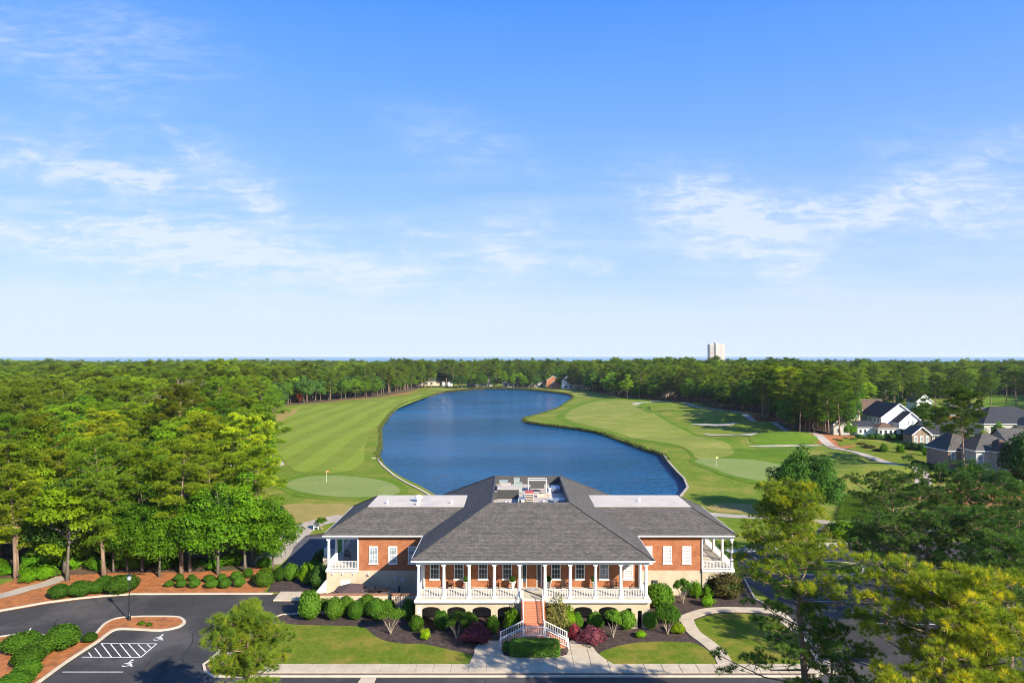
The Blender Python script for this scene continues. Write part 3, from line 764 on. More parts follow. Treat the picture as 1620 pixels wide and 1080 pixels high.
# painted markings
mk = MB()
def line(p, q, w=.1, mb=None, z=.018):
    a = Vector(G(*p)); b = Vector(G(*q)); d = (b - a).normalized(); nn = Vector((-d.y, d.x)) * w / 2
    (mb or mk).add([(a.x + nn.x, a.y + nn.y, z), (a.x - nn.x, a.y - nn.y, z), (b.x - nn.x, b.y - nn.y, z), (b.x + nn.x, b.y + nn.y, z)], [(0, 1, 2, 3)])
line((159.5, 1017.4), (248, 1017.8)); line((129, 1039), (222.5, 1039.4)); line((248, 1017.8), (222.5, 1039.4))
for a, b in [((160.5, 1017.8), (176.3, 1038.8)), ((175.2, 1018.4), (191.4, 1038.8)), ((189.9, 1018.4), (206.7, 1038.8)), ((203.6, 1018.4), (221.8, 1038.6)), ((218.3, 1018.9), (230.8, 1031.0)), ((232.9, 1018.9), (238.8, 1024.1)), ((150.1, 1024.7), (160.5, 1038.4)), ((140.2, 1031.7), (144.8, 1038.4))]:
    line(a, b, .09, z=.022)
line((98.6, 1062.5), (195, 1062.5)); line((42, 1003.5), (49, 993)); line((103, 995), (110, 985))
line((445, 972), (470, 970.3), .1)
for (a, b, c, d) in [(1275, 922, 1320, 922.5), (1322, 911, 1340, 919), (1330, 910.5, 1352, 919), (1285, 951, 1350, 952), (1380, 985, 1400, 985.5), (1330, 951, 1345, 951), (1450, 987, 1500, 987.5), (1590, 960, 1620, 960), (1540, 983, 1600, 984), (1345, 968, 1380, 968.5)]:
    line((a, b), (c, d), .1)
o = mk.build('parking_lines', M['marking']); o['kind'] = 'structure'
def wheelchair(px, py, s):
    """painted access symbol: a ring wheel, a bent body bar and a head"""
    cx, cy = G(px, py); mb = MB(); z = .02
    for k in range(18):
        a0, a1 = R(-150 + k * 17), R(-150 + (k + 1) * 17)
        mb.add([(cx + math.cos(a) * r_, cy + math.sin(a) * r_, z) for a, r_ in ((a0, .34 * s), (a1, .34 * s), (a1, .25 * s), (a0, .25 * s))], [(3, 2, 1, 0)])
    def seg(x0, y0, x1, y1, w=.1):
        a = Vector((x0, y0)); b = Vector((x1, y1)); d = (b - a).normalized(); nn = Vector((-d.y, d.x)) * w / 2
        mb.add([(cx + (p.x) * s, cy + (p.y) * s, z + .003) for p in (a + nn, a - nn, b - nn, b + nn)], [(0, 1, 2, 3)])
    seg(-.05, .1, .0, .62); seg(-.05, .12, .34, .12); seg(.34, .12, .52, -.3); seg(.52, -.28, .68, -.24); seg(-.02, .4, .26, .4)
    mb.add([(cx + (.02 + .12 * math.cos(R(k * 40))) * s, cy + (.8 + .12 * math.sin(R(k * 40))) * s, z + .003) for k in range(9)], [tuple(range(9))])
    o = mb.build('access_symbol', M['marking']); o['kind'] = 'structure'; o.rotation_euler = (0, 0, 0)
    return o
wheelchair(249, 1010, 1.1); wheelchair(200, 1051, 1.1)
# tar-filled cracks
for pts in ([(305, 1002), (304, 1017), (296, 1028), (288, 1040), (290, 1048), (275, 1058), (250, 1068), (225, 1078)], [(304, 1017), (318, 1012), (338, 1010)], [(290, 1048), (320, 1045), (345, 1040)], [(240, 1040), (230, 1055), (200, 1068)],
            [(925, 1074), (926, 1080), (930, 1090)], [(1016, 1073), (1020, 1082), (1018, 1090)], [(768, 1073), (770, 1090)]):
    ribbon('tar_crack', GP(pts), .07, M['crack'], .021, 3)
# ------------------------------------------------------------------ clubhouse
CX = 2.04
ZF = 3.1        # porch floor
club = empty('clubhouse', (CX, 82, 0), 'large red brick clubhouse with hipped grey shingle roofs and white columned porches beside the pond', 'building')
class CB(MB):
    """shapes in world coordinates, stored relative to a parent's location"""
    def build(s, name, mats, parent=None, smooth=False, uvs=True):
        if parent is not None:
            p = parent; ox, oy, oz = 0, 0, 0
            while p is not None: ox += p.location.x; oy += p.location.y; oz += p.location.z; p = p.parent
            s.v = [(x - ox, y - oy, z - oz) for x, y, z in s.v]
        return link(name, s.mesh(name, mats, smooth, uvs), parent)

def arch_wall(x0, x1, y, th, z0, z1, arches, mat, parent, name='base_wall'):
    """wall facing -Y with arched openings from z0 up: arches = (centre, width, spring z, top z)"""
    out = [(x0, z1), (x0, z0)]
    for xc, w, zs, zt in sorted(arches):
        out.append((xc - w / 2, z0)); r = w / 2; hh = zt - zs
        for k in range(11):
            a = math.pi * (1 - k / 10); out.append((xc + r * math.cos(a), zs + hh * math.sin(a)))
        out.append((xc + w / 2, z0))
    out += [(x1, z0), (x1, z1)]
    n = len(out); tri = tessellate_polygon([[Vector((p[0], p[1], 0)) for p in out]])
    vs = [(p[0], y, p[1]) for p in out] + [(p[0], y + th, p[1]) for p in out]; fs = []
    for a, b, c in tri:
        cr = (out[b][0] - out[a][0]) * (out[c][1] - out[a][1]) - (out[b][1] - out[a][1]) * (out[c][0] - out[a][0])
        f = (a, b, c) if cr > 0 else (a, c, b)
        fs.append(f); fs.append((f[0] + n, f[2] + n, f[1] + n))
    fs += [(i, (i + 1) % n, (i + 1) % n + n, i + n)[::-1] for i in range(n)]
    return CB().add(vs, fs).build(name, mat, parent)

# base under the main porch
bays = [-9.25 + 2.5 * i for i in range(10)]
arch = [((bays[i] + bays[i + 1]) / 2, 1.85, 1.85, 2.22) for i in (0, 1, 2, 3, 5, 6, 7)] + [(11.55, .55, 2.0, 2.1), (12.65, .42, 1.8, 1.85)]
arch_wall(-9.55, 13.63, 67.52, .3, .02, 2.74, arch, M['stucco'], club)
CB().box(-9.548, -9.25, 67.82, 76.9, .02, 2.74).build('side_base_wall', M['stucco'], club); CB().box(13.33, 13.628, 67.82, 76.9, .02, 2.74).build('side_base_wall', M['stucco'], club)
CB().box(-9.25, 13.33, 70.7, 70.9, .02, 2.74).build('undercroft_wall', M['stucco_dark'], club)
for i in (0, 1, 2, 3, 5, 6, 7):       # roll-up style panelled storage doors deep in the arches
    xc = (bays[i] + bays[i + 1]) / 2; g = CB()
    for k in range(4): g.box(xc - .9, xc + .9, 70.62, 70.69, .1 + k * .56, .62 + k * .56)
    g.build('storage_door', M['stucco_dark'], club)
# porch slab and floor
CB().box(-9.62, 13.70, 67.12, 70.75, 2.741, 3.02).build('porch_fascia', M['white'], club)
CB().box(-9.55, 13.63, 67.18, 70.749, 3.021, ZF).build('porch_floor', M['floor'], club)
# brick walls
CB().box(-9.2, 13.28, 70.75, 98, 2.9, 6.9).build('brick_wall', M['brick'], club)
CB().box(-9.24, -9.0, 70.70, 70.749, ZF, 6.44).build('corner_board', M['white'], club); CB().box(13.08, 13.32, 70.70, 70.749, ZF, 6.44).build('corner_board', M['white'], club)
# beam, frieze
CB().box(-9.5, 13.58, 67.35, 67.72, 6.44, 6.80).box(-9.5, -9.18, 67.721, 70.75, 6.44, 6.80).box(13.26, 13.58, 67.721, 70.75, 6.44, 6.80).build('porch_beam', M['siding'], club)
CB().box(-9.9 + .03, 13.98 - .03, 66.83, 98.57, 6.801, 6.84).build('soffit', M['white'], club)

def column(x, y, z0, z1, parent, me={}):
    key = round(z1 - z0, 2)
    if key not in me:
        h = z1 - z0
        b = MB().box(-.23, .23, -.23, .23, 0, .12).lathe([(.21, .121), (.22, .16), (.19, .2), (.175, .24), (.17, h * .4), (.14, h - .30), (.15, h - .27), (.145, h - .22), (.19, h - .13)], n=14).box(-.21, .21, -.21, .21, h - .129, h)
        me[key] = b.mesh('column', M['white'], uvs=False)
    o = link('column', me[key], parent); o.location = (x - parent.location.x, y - parent.location.y, z0)
    return o
for x in bays: column(x, 67.52, ZF, 6.44, club)
for x in (bays[0], bays[-1]): column(x, 70.42, ZF, 6.44, club)

BAL = MB().box(-.018, .018, -.018, .018, 0, .70).mesh('baluster', M['white'], uvs=False)
def railing(x0, y0, x1, y1, z, parent, n=None, hh=.92, name='railing'):
    """level railing: rails in one mesh, each baluster a sub-part"""
    dx, dy = x1 - x0, y1 - y0; L = math.hypot(dx, dy); n = n or max(2, int(L / .155))
    r = CB().bar((x0, y0, z + hh - .04), (x1, y1, z + hh - .04), .07, .05).bar((x0, y0, z + .12), (x1, y1, z + .12), .06, .06)
    o = r.build(name, M['white'], parent)
    for k in range(n):
        s = (k + .5) / n; b = link('baluster', BAL, o)
        b.location = (x0 + dx * s - parent.location.x, y0 + dy * s - parent.location.y, z + .15 - parent.location.z); b.scale = (1, 1, (hh - .21) / .70)
    return o
for i in range(9):
    if i != 4: railing(bays[i] + .2, 67.5, bays[i + 1] - .2, 67.5, ZF, club)
railing(-9.25, 67.75, -9.25, 70.2, ZF, club); railing(13.25, 67.75, 13.25, 70.2, ZF, club)

WIN = {}
def window(x, z0, z1, w, y, parent, style='dark', face='-Y', sub=True):
    """sash window on a wall facing -Y (or -X): frame mesh with pane, sash bars and sill as sub-parts"""
    h = z1 - z0; key = (round(h, 2), round(w, 2), style)
    if key not in WIN:
        fr = MB().box(-w / 2, -w / 2 + .1, -.06, .03, 0, h).box(w / 2 - .1, w / 2, -.06, .03, 0, h).box(-w / 2 + .1, w / 2 - .1, -.06, .03, h - .1, h).box(-w / 2 + .1, w / 2 - .1, -.06, .03, 0, .08).mesh('window', M['white'], uvs=False)
        pm_ = {'dark': 'glass', 'pale': 'glass_pale', 'curtain': 'curtain', 'shutter': 'shutter_gap'}[style]
        pane = MB().box(-w / 2 + .1, w / 2 - .1, .0, .02, .08, h - .1).mesh('pane', M[pm_], uvs=False)
        g = MB(); g.box(-w / 2 + .1, w / 2 - .1, -.045, -.001, h / 2 - .03, h / 2 + .03)
        for k in (1, 2): xx = -w / 2 + .1 + (w - .2) * k / 3; g.box(xx - .012, xx + .012, -.03, -.002, .08, h / 2 - .031); g.box(xx - .012, xx + .012, -.03, -.002, h / 2 + .031, h - .1)
        nr = 6 if style == 'shutter' else 2
        for k in range(1, nr * 2):
            if k != nr: zz = h * k / (2 * nr); g.box(-w / 2 + .1, w / 2 - .1, -.034 if style != 'shutter' else -.042, -.031 if style != 'shutter' else -.031, zz - (.012 if style != 'shutter' else .03), zz + (.012 if style != 'shutter' else .03))
        bars = g.mesh('sash_bar', M['white'], uvs=False)
        sill = MB().box(-w / 2 - .06, w / 2 + .06, -.12, .03, -.09, -.001).mesh('sill', M['white'], uvs=False)
        WIN[key] = (fr, pane, bars, sill)
    fr, pane, bars, sill = WIN[key]
    o = link('window', fr, parent); o.location = (x - parent.location.x, y - parent.location.y, z0 - parent.location.z)
    if face == '-X': o.rotation_euler = (0, 0, R(-90))
    if sub:
        for nme, me in (('pane', pane), ('sash_bar', bars), ('sill', sill)): link(nme, me, o)
    else: link('pane', pane, o)
    return o
for i, x in enumerate((-8, -5.5, -3, -.5, 4.55, 7.05, 9.55, 12.05)):
    window(x, 3.92, 6.05, 1.0, 70.74, club, ('dark',) * 6 + ('pale', 'shutter') if False else ['dark', 'dark', 'dark', 'dark', 'dark', 'dark', 'pale', 'shutter'][i])

# entrance
CB().box(1.0, 1.10, 70.62, 70.748, ZF, 5.9).box(2.98, 3.08, 70.62, 70.748, ZF, 5.9).box(1.1, 2.98, 70.62, 70.748, 5.8, 5.9).box(1.46, 1.53, 70.64, 70.748, ZF, 5.8).box(2.55, 2.62, 70.64, 70.748, ZF, 5.8).box(1.0, 3.08, 70.6, 70.748, 6.2, 6.3).build('door_frame', M['white'], club)
CB().box(1.10, 1.46, 70.69, 70.745, ZF + .5, 5.8).box(2.62, 2.98, 70.69, 70.745, ZF + .5, 5.8).box(1.1, 2.98, 70.69, 70.745, 5.9, 6.2).build('sidelight', M['glass'], club)
CB().box(1.10, 1.46, 70.67, 70.745, ZF, ZF + .499).box(2.62, 2.98, 70.67, 70.745, ZF, ZF + .499).build('door_panel', M['wood'], club)
door = CB().box(1.53, 2.55, 70.68, 70.745, ZF + .01, 5.8).build('door', M['wood'], club)
d = CB()
for xx in (1.62, 2.08):
    for zz in ((ZF + .15, ZF + .9), (ZF + 1.05, ZF + 1.9), (ZF + 2.0, ZF + 2.55)): d.box(xx, xx + .38, 70.66, 70.681, *zz)
d.build('door_panel', M['wood'], door)
CB().tube([(2.47, 70.62, ZF + 1.0), (2.47, 70.62, ZF + 1.15)], .02).tube([(2.47, 70.62, ZF + 1.0), (2.47, 70.68, ZF + 1.0)], .012).tube([(2.47, 70.62, ZF + 1.15), (2.47, 70.68, ZF + 1.15)], .012).build('handle', M['metal_black'], door)
for x in (.78, 3.32):
    CB().box(x - .09, x + .09, 70.55, 70.75, ZF + 2.0, ZF + 2.35).box(x - .03, x + .03, 70.6, 70.75, ZF + 2.351, ZF + 2.5).build('wall_lantern', M['metal_black'], club)

# roofs
def hip(x0, x1, y0, y1, z0, a, z1, open_top=True, xin0=None, xin1=None, mat='shingle', name='roof', th=.1, parent=club, back=None):
    ax0 = a if xin0 is None else xin0; ax1 = a if xin1 is None else xin1
    vs = [(x0, y0, z0), (x1, y0, z0), (x1, y1, z0), (x0, y1, z0), (x0 + ax0, y0 + a, z1), (x1 - ax1, y0 + a, z1), (x1 - ax1, y1 - (back or a), z1), (x0 + ax0, y1 - (back or a), z1)]
    fs = [(0, 1, 5, 4), (1, 2, 6, 5), (2, 3, 7, 6), (3, 0, 4, 7)]
    if not open_top: fs.append((4, 5, 6, 7))
    return CB().add(vs, fs).build(name, M[mat], parent)
main_roof = hip(-9.9, 13.98, 66.8, 98.6, 6.99, 7.6, 11.03)
CB().box(-9.9, 13.98, 66.74, 66.86, 6.84, 6.985).box(-9.96, -9.84, 66.86, 98.6, 6.84, 6.985).box(13.92, 14.04, 66.86, 98.6, 6.84, 6.985).box(-9.9, 13.98, 98.54, 98.66, 6.84, 6.985).build('gutter', M['white'], main_roof)
RX0, RX1, RY0, RY1 = -2.3, 6.38, 74.4, 91.0
CB().box(RX0, RX1, RY0, RY0 + .12, 9.9, 11.06).box(RX0, RX0 + .12, RY0 + .12, RY1 - .12, 9.9, 11.06).box(RX1 - .12, RX1, RY0 + .12, RY1 - .12, 9.9, 11.06).box(RX0, RX1, RY1 - .12, RY1, 9.9, 11.06).build('well_parapet', M['hvac_dark'], main_roof)
CB().box(RX0 + .12, RX1 - .12, RY0 + .12, RY1 - .12, 9.8, 9.95).build('roof_deck', M['deck_tan'], main_roof)
# hip caps: thin ridges along the hips
def hipcap(p, q, parent, mat='shingle'): CB().bar((p[0], p[1], p[2] + .03), (q[0], q[1], q[2] + .03), .24, .05).build('ridge_cap', M[mat], parent)
for sx in (0, 1):
    xe, xr = ((-9.9, RX0), (13.98, RX1))[sx]
    hipcap((xe, 66.8, 6.99), (xr, RY0, 11.03), main_roof); hipcap((xe, 98.6, 6.99), (xr, RY1, 11.03), main_roof)
# a stain of replaced shingles near the entrance
for s in (-1, 1):
    def X(x): return CX + s * (x - CX)     # mirror helper; x given for the right wing
    xa, xb = sorted((X(8.2), X(25.24)))
    ins = dict(xin0=0, xin1=4.16) if s > 0 else dict(xin0=4.16, xin1=0)
    wr = hip(xa, xb, 76.2, 91.2, 6.99, 4.2, 9.22, **ins)
    x0, x1 = sorted((X(9.75), X(21.1)))
    CB().box(x0, x1, 80.38, 87.02, 9.20, 9.28).build('flat_roof', M['membrane'], wr)
    CB().box(x0 - .05, x1 + .05, 80.28, 80.379, 9.18, 9.245).build('roof_edge', M['hvac_dark'], wr)
    hipcap((X(25.24), 76.2, 6.99), (X(21.08), 80.4, 9.22), wr); hipcap((X(25.24), 91.2, 6.99), (X(21.08), 87, 9.22), wr)
    g0, g1 = sorted((X(13.99), X(25.24)))
    e0, e1 = sorted((X(25.18), X(25.30)))
    CB().box(g0, g1, 76.14, 76.26, 6.84, 6.985).box(e0, e1, 76.26, 91.2, 6.84, 6.985).build('gutter', M['white'], wr)
    f0, f1 = sorted((X(13.3), X(25.2)))
    CB().box(f0, f1, 76.22, 91.15, 6.801, 6.84).build('soffit', M['white'], wr)
    w0, w1 = sorted((X(13.27), X(21.35)))
    CB().box(w0, w1, 76.9, 90.6, 2.88, 6.80).build('brick_wall', M['brick'], club)
    CB().box(w0 - .02, w1 + .02, 76.86, 90.58, .02, 2.88).build('base_wall', M['stucco'], club)
    for xx in (15.3, 17.5, 19.68): window(X(xx), 3.67, 5.6, .98, 76.89, club, {-1: 'pale', 1: 'shutter'}[s] )
    p0, p1 = sorted((X(21.35), X(24.9)))
    if s > 0: arch_wall(p0 + .03, p1, 76.7, .25, .02, 2.78, [(22.85, 1.9, 1.6, 2.1)], M['stucco'], club)
    else: CB().box(p0, p1 - .03, 76.7, 76.95, .02, 2.78).build('base_wall', M['stucco'], club)
    o0, o1 = sorted((X(24.65), X(24.9)))
    CB().box(o0, o1, 76.951, 90.9, .02, 2.78).build('base_wall', M['stucco'], club)
    q0, q1 = sorted((X(21.37), X(25.0)))
    CB().box(q0, q1, 76.6, 91, 2.781, 3.0).build('porch_fascia', M['white'], club)
    CB().box(q0, q1, 76.62, 91, 3.001, 3.04).build('porch_floor', M['floor'], club)
    for yy in (76.85, 80.3, 83.75, 87.2, 90.65): column(X(24.72), yy, 3.04, 6.44, club)
    pb0, pb1 = sorted((X(21.37), X(24.95)))
    b0, b1 = sorted((X(24.55), X(24.9)))
    CB().box(pb0, pb1, 76.7, 77.0, 6.44, 6.8).box(b0, b1, 77.001, 90.9, 6.44, 6.8).build('porch_beam', M['white'], club)
    r0, r1 = sorted((X(21.45), X(24.5)))
    railing(r0, 76.8, r1, 76.8, 3.04, club)
    for ya, yb in ((77.1, 80.1), (80.5, 83.5), (83.95, 87.0), (87.4, 90.4)):
        if s < 0 and ya == 80.5: continue
        railing(X(24.72), ya, X(24.72), yb, 3.04, club)
    CB().box(X(21.40) - .06, X(21.40) + .06, 76.76, 76.9, 3.04, 6.44).build('corner_board', M['white'], club)
    if s < 0:
        for xx in (19.9, 20.9): pass
        for xx in (21.9, 23.1, 24.2): CB().lathe([(.08, 2.5), (.1, 2.62)], X(xx), 76.62, 10).build('downlight', M['shutter'], club)
    CB().tube([(X(21.42), 76.78, .1), (X(21.42), 76.78, 2.75)], .045, 8).build('downspout', M['metal_black'] if s < 0 else M['siding_tan'], club)
# details on the left wing base
CB().box(-19.25, -18.15, 76.64, 76.699, .05, 1.86).build('service_door', M['white'], club)
CB().box(-13.3, -12.95, 76.72, 76.859, 1.75, 2.25).box(-12.5, -11.95, 76.72, 76.859, 1.72, 2.12).build('wall_vent', M['plastic_grey'], club)
CB().box(-16.2, -15.95, 76.6, 76.859, 2.4, 2.55).build('floodlight', M['plastic_grey'], club)
CB().box(-12.8, -12.6, 76.75, 76.859, .5, 1.2).build('meter_box', M['hvac_dark'], club)
CB().box(-9.35, -9.05, 67.46, 67.519, 1.55, 1.85).box(-9.35, -9.05, 67.46, 67.519, 1.9, 2.2).build('wall_plate', M['white'], club)
CB().box(14.2, 15.0, 76.80, 76.859, .3, 1.5).box(15.7, 16.4, 76.80, 76.859, .9, 1.8).build('base_window', M['glass'], club)
# stoop with white railing on the far left side
CB().box(-22.6, -20.95, 81.6, 83.6, .02, 3.0).build('side_landing', M['stucco'], club)
railing(-22.5, 81.7, -22.5, 83.5, 3.0, club); railing(-22.4, 81.65, -21.0, 81.65, 3.0, club)

# rooftop vents
def vent(x, y, z, r, h, label, dome=True):
    t_ = MB().lathe([(r * .55, 0), (r * .55, h * .45), (r, h * .5), (r, h * .75), (r * .7, h * .95), (.02, h)] if dome else [(r, 0), (r * .9, h * .8), (r * .5, h)], n=14).build('roof_vent', M['white'])
    t_.location = (x, y, z); tag(t_, label, 'vent', 'vents on the white flat roofs')
vent(at(661, 82.5), 83.2, 9.27, .45, .8, 'largest white domed vent in the middle of the left flat roof')
vent(at(661, 81.5), 81.4, 9.27, .22, .4, 'small white vent just in front of the large domed vent', False)
vent(at(613, 82), 82, 9.27, .14, .45, 'thin white pipe near the outer end of the left flat roof', False)
vent(at(714, 82), 82.2, 9.27, .14, .45, 'thin white pipe on the left flat roof beside the main roof slope', False)
vent(at(1011, 83.4), 83.4, 9.27, .18, .35, 'single small vent in the middle of the right flat roof', False)

# ---- rooftop machinery inside the well: one thing each
ZD = 9.952
def unit(px0, px1, Y0, dep, h, mats, label, cat, build=None, name='air_handler'):
    x0, x1 = at(px0, Y0), at(px1, Y0)
    e = empty(name, ((x0 + x1) / 2, Y0 + dep / 2, ZD), label, cat, 'machines on the roof deck')
    w = (x1 - x0) / 2; d_ = dep / 2
    MB().box(-w, w, -d_, d_, .08, h - .06).build('casing', M[mats[0]], e)
    MB().box(-w - .03, w + .03, -d_ - .03, d_ + .03, h - .06, h).build('top_panel', M[mats[1]], e)
    MB().box(-w * .9, w * .9, -d_ * .9, d_ * .9, 0, .08).build('base_frame', M['hvac_dark'], e)
    if build: build(e, w, d_, h)
    return e
def grille(e, w, d_, h, n=9, mat='hvac_dark'):
    g = MB()
    for k in range(n): g.box(-w * .92, w * .92, -d_ - .03, -d_ - .004, .15 + (h - .3) * k / n, .15 + (h - .3) * (k + .5) / n)
    g.build('louvre', M[mat], e)
def fans(e, w, d_, h):
    for sx in (-.5, .5): MB().lathe([(.3, h), (.32, h + .12), (.26, h + .14)], w * sx, 0, 12).build('fan_shroud', M['hvac_dark'], e)
unit(787, 821, 81.6, 2.3, 1.15, ('hvac_dark', 'hvac_cream'), 'wide cream topped air handler with dark front on the roof deck', 'air conditioner', lambda e, w, d, h: grille(e, w, d, h, 12, 'hvac_dark'))
unit(790, 803, 87.2, 1.2, 1.05, ('hvac_green', 'hvac_green'), 'pale green box at the back left corner of the roof deck', 'air conditioner')
unit(793, 808, 85.6, 1.0, 1.0, ('hvac_cream', 'hvac_cream'), 'cream box with a black grille behind the wide air handler', 'air conditioner', lambda e, w, d, h: MB().box(0, w * .8, -d - .02, -d - .003, .3, h - .25).build('louvre', M['metal_black'], e))
unit(813, 822, 88.2, .8, 1.25, ('hvac_green', 'hvac_green'), 'tall narrow green cabinet against the back parapet of the roof deck', 'cabinet', None, 'equipment_cabinet')
unit(816, 826, 85, .9, 1.2, ('hvac_green', 'hvac_green'), 'green cabinet standing in front of the tall narrow one', 'cabinet', None, 'equipment_cabinet')
unit(831.5, 844, 79.0, 1.5, 1.25, ('hvac_cream', 'hvac_red'), 'red topped louvred cooling unit in the middle of the roof deck', 'air conditioner', lambda e, w, d, h: grille(e, w, d, h, 5))
unit(820, 830, 78.7, 1.0, .6, ('plastic_grey', 'steel'), 'small blue grey unit left of the red topped one', 'air conditioner', lambda e, w, d, h: MB().box(-w * .7, -w * .1, -d - .02, -d - .003, .12, h - .12).build('access_panel', M['metal_black'], e))
unit(876, 895, 78.8, 1.3, .45, ('steel', 'steel'), 'low grey duct box in the shaded right corner of the roof deck', 'duct', None, 'duct_box')
unit(873, 886, 85.2, 2.2, .5, ('steel', 'steel'), 'long low metal duct along the right side of the roof deck', 'duct', None, 'duct_box')
unit(780.5, 786.5, 81.0, .7, .8, ('hvac_dark', 'hvac_dark'), 'small black fan box beside the left parapet of the roof deck', 'fan', None, 'fan_box')
unit(868, 872, 83.4, .5, .9, ('frame_white', 'frame_white'), 'narrow white post box on the right of the roof deck', 'vent', None, 'vent_box')
e = empty('framed_condenser', (at(850, 86), 86, ZD), 'large dark condenser inside a white pipe frame at the back of the roof deck', 'air conditioner', 'machines on the roof deck')
MB().box(-.85, .85, -.4, .4, .45, 1.35).build('condenser_coil', M['hvac_dark'], e); MB().box(-.92, .92, -.45, .45, .38, .449).box(-.92, .92, -.45, .45, 1.351, 1.42).build('casing', M['hvac_cream'], e)
for sx in (-1.15, 1.15):
    for sy in (-.6, .6): MB().box(sx - .04, sx + .04, sy - .04, sy + .04, 0, 1.5).build('frame_post', M['frame_white'], e)
MB().box(-1.19, 1.19, -.64, -.56, 1.501, 1.58).box(-1.19, 1.19, .56, .64, 1.501, 1.58).box(-1.19, -1.11, -.559, .559, 1.501, 1.58).box(1.11, 1.19, -.559, .559, 1.501, 1.58).build('frame_rail', M['frame_white'], e)
e = empty('roof_planks', (at(860, 82.5), 82.6, ZD), 'loose heap of pale timber planks on the roof deck', 'timber')
for k in range(6):
    a = rnd.uniform(-.5, .5); b_ = MB().bar((-.8, -.25 + .1 * k, .05 + .05 * k), (.75, -.25 + .1 * k + a * .5, .08 + .05 * k), .16, .05).build('plank', M['siding_tan'], e)
for (px, Y_, h_) in ((800, 79, .35), (806, 79.2, .3), (812, 84.6, .5), (870, 80.6, .6), (841, 83.6, .45), (829, 81.7, .5), (860, 80, .25)):
    o = MB().lathe([(.1, 0), (.1, h_ * .7), (.16, h_ * .72), (.16, h_ * .9), (.03, h_)], n=10).build('roof_pipe', M['frame_white']); o.location = (at(px, Y_), Y_, ZD)
    tag(o, 'short white capped vent pipe standing on the roof deck', 'vent', 'capped vent pipes on the roof deck')
pv = MB().tube([(-1.6, 77.2, 10.15), (-.2, 77.2, 10.15), (.3, 78.2, 10.15), (1.2, 78.0, 10.15)], .06, 8).tube([(2.3, 76.4, 10.1), (5.8, 76.2, 10.1)], .05, 8).build('roof_conduit', M['hvac_cream']); tag(pv, 'cream pipes running along the front of the roof deck', 'pipe')

# ------------------------------------------------------------------ entrance stairs
SC = 2.04; SW = 1.0
st = empty('entrance_staircase', (SC, 64, 0), 'brick entrance staircase splitting left and right behind white railings', 'stairs')
nst = 12
for k in range(nst):
    y1 = 67.11 - k * (2.81 / nst); z = ZF - (k + 1) * ((ZF - 1.2) / (nst + 1))
    CB().box(SC - SW, SC + SW, y1 - 2.81 / nst - .03, y1, z - .15, z).build('step', M['step_brick'], st)
prof = [(67.11, .02), (67.11, ZF - .05), (64.3, 1.15), (64.3, .02)]
for s in (-1, 1):
    x0, x1 = sorted((SC + s * (SW + .002), SC + s * (SW + .17)))
    vs = [(x0, y, z) for y, z in prof] + [(x1, y, z) for y, z in prof]
    CB().add(vs, [(0, 1, 2, 3), (7, 6, 5, 4), (0, 4, 5, 1), (1, 5, 6, 2), (2, 6, 7, 3), (3, 7, 4, 0)]).build('side_wall', M['brick'], st)
CB().box(SC - SW - .15, SC + SW + .15, 62.72, 64.28, .16, 1.199).build('landing', M['step_brick'], st)
for s in (-1, 1):
    for k in range(7):
        z = 1.2 - (k + 1) * .15; xa = SC + s * (SW + .152 + k * .29); xb = xa + s * .29
        x0, x1 = sorted((xa, xb)); CB().box(x0, x1, 62.72, 64.28, .03, z).build('step', M['step_brick'], st)
def sloped_rail(p, q, parent, n, hh=.92, posts=True):
    p = Vector(p); q = Vector(q); up = Vector((0, 0, 1))
    r = CB().bar(p + up * hh, q + up * hh, .06, .06).bar(p + up * .14, q + up * .14, .045, .045)
    if posts:
        for e_ in (p, q): r.box(e_.x - .04, e_.x + .04, e_.y - .04, e_.y + .04, e_.z - .02, e_.z + hh + .05)
    o = r.build('railing', M['white'], parent)
    for k in range(n):
        c = p.lerp(q, (k + .5) / n); b = link('baluster', BAL, o); b.location = c - parent.location + Vector((0, 0, .14)); b.scale = (.8, .8, (hh - .14) / .70)
    return o
for s in (-1, 1):
    for yy in (62.76, 64.24): sloped_rail((SC + s * 1.0, yy, 1.2), (SC + s * 3.12, yy, .15), st, 13)
    sloped_rail((SC + s * .97, 67.0, ZF), (SC + s * .97, 64.35, 1.22), st, 16)
sloped_rail((SC - .94, 62.76, 1.2), (SC + .94, 62.76, 1.2), st, 12, posts=False)
o = MB().box(1.35, 2.75, 69.55, 70.35, ZF, ZF + .02).build('door_mat', M['mat_grey']); tag(o, 'grey rectangular mat in front of the wooden entrance door', 'mat')
o = MB().add([(2.0, 69.95, ZF + .023), (2.1, 69.8, ZF + .023), (2.14, 69.82, ZF + .023), (2.08, 69.95, ZF + .023), (2.14, 70.1, ZF + .023), (2.08, 70.12, ZF + .023)], [(0, 1, 2, 3), (0, 3, 4, 5)]).build('mat_emblem', M['marking'], o)

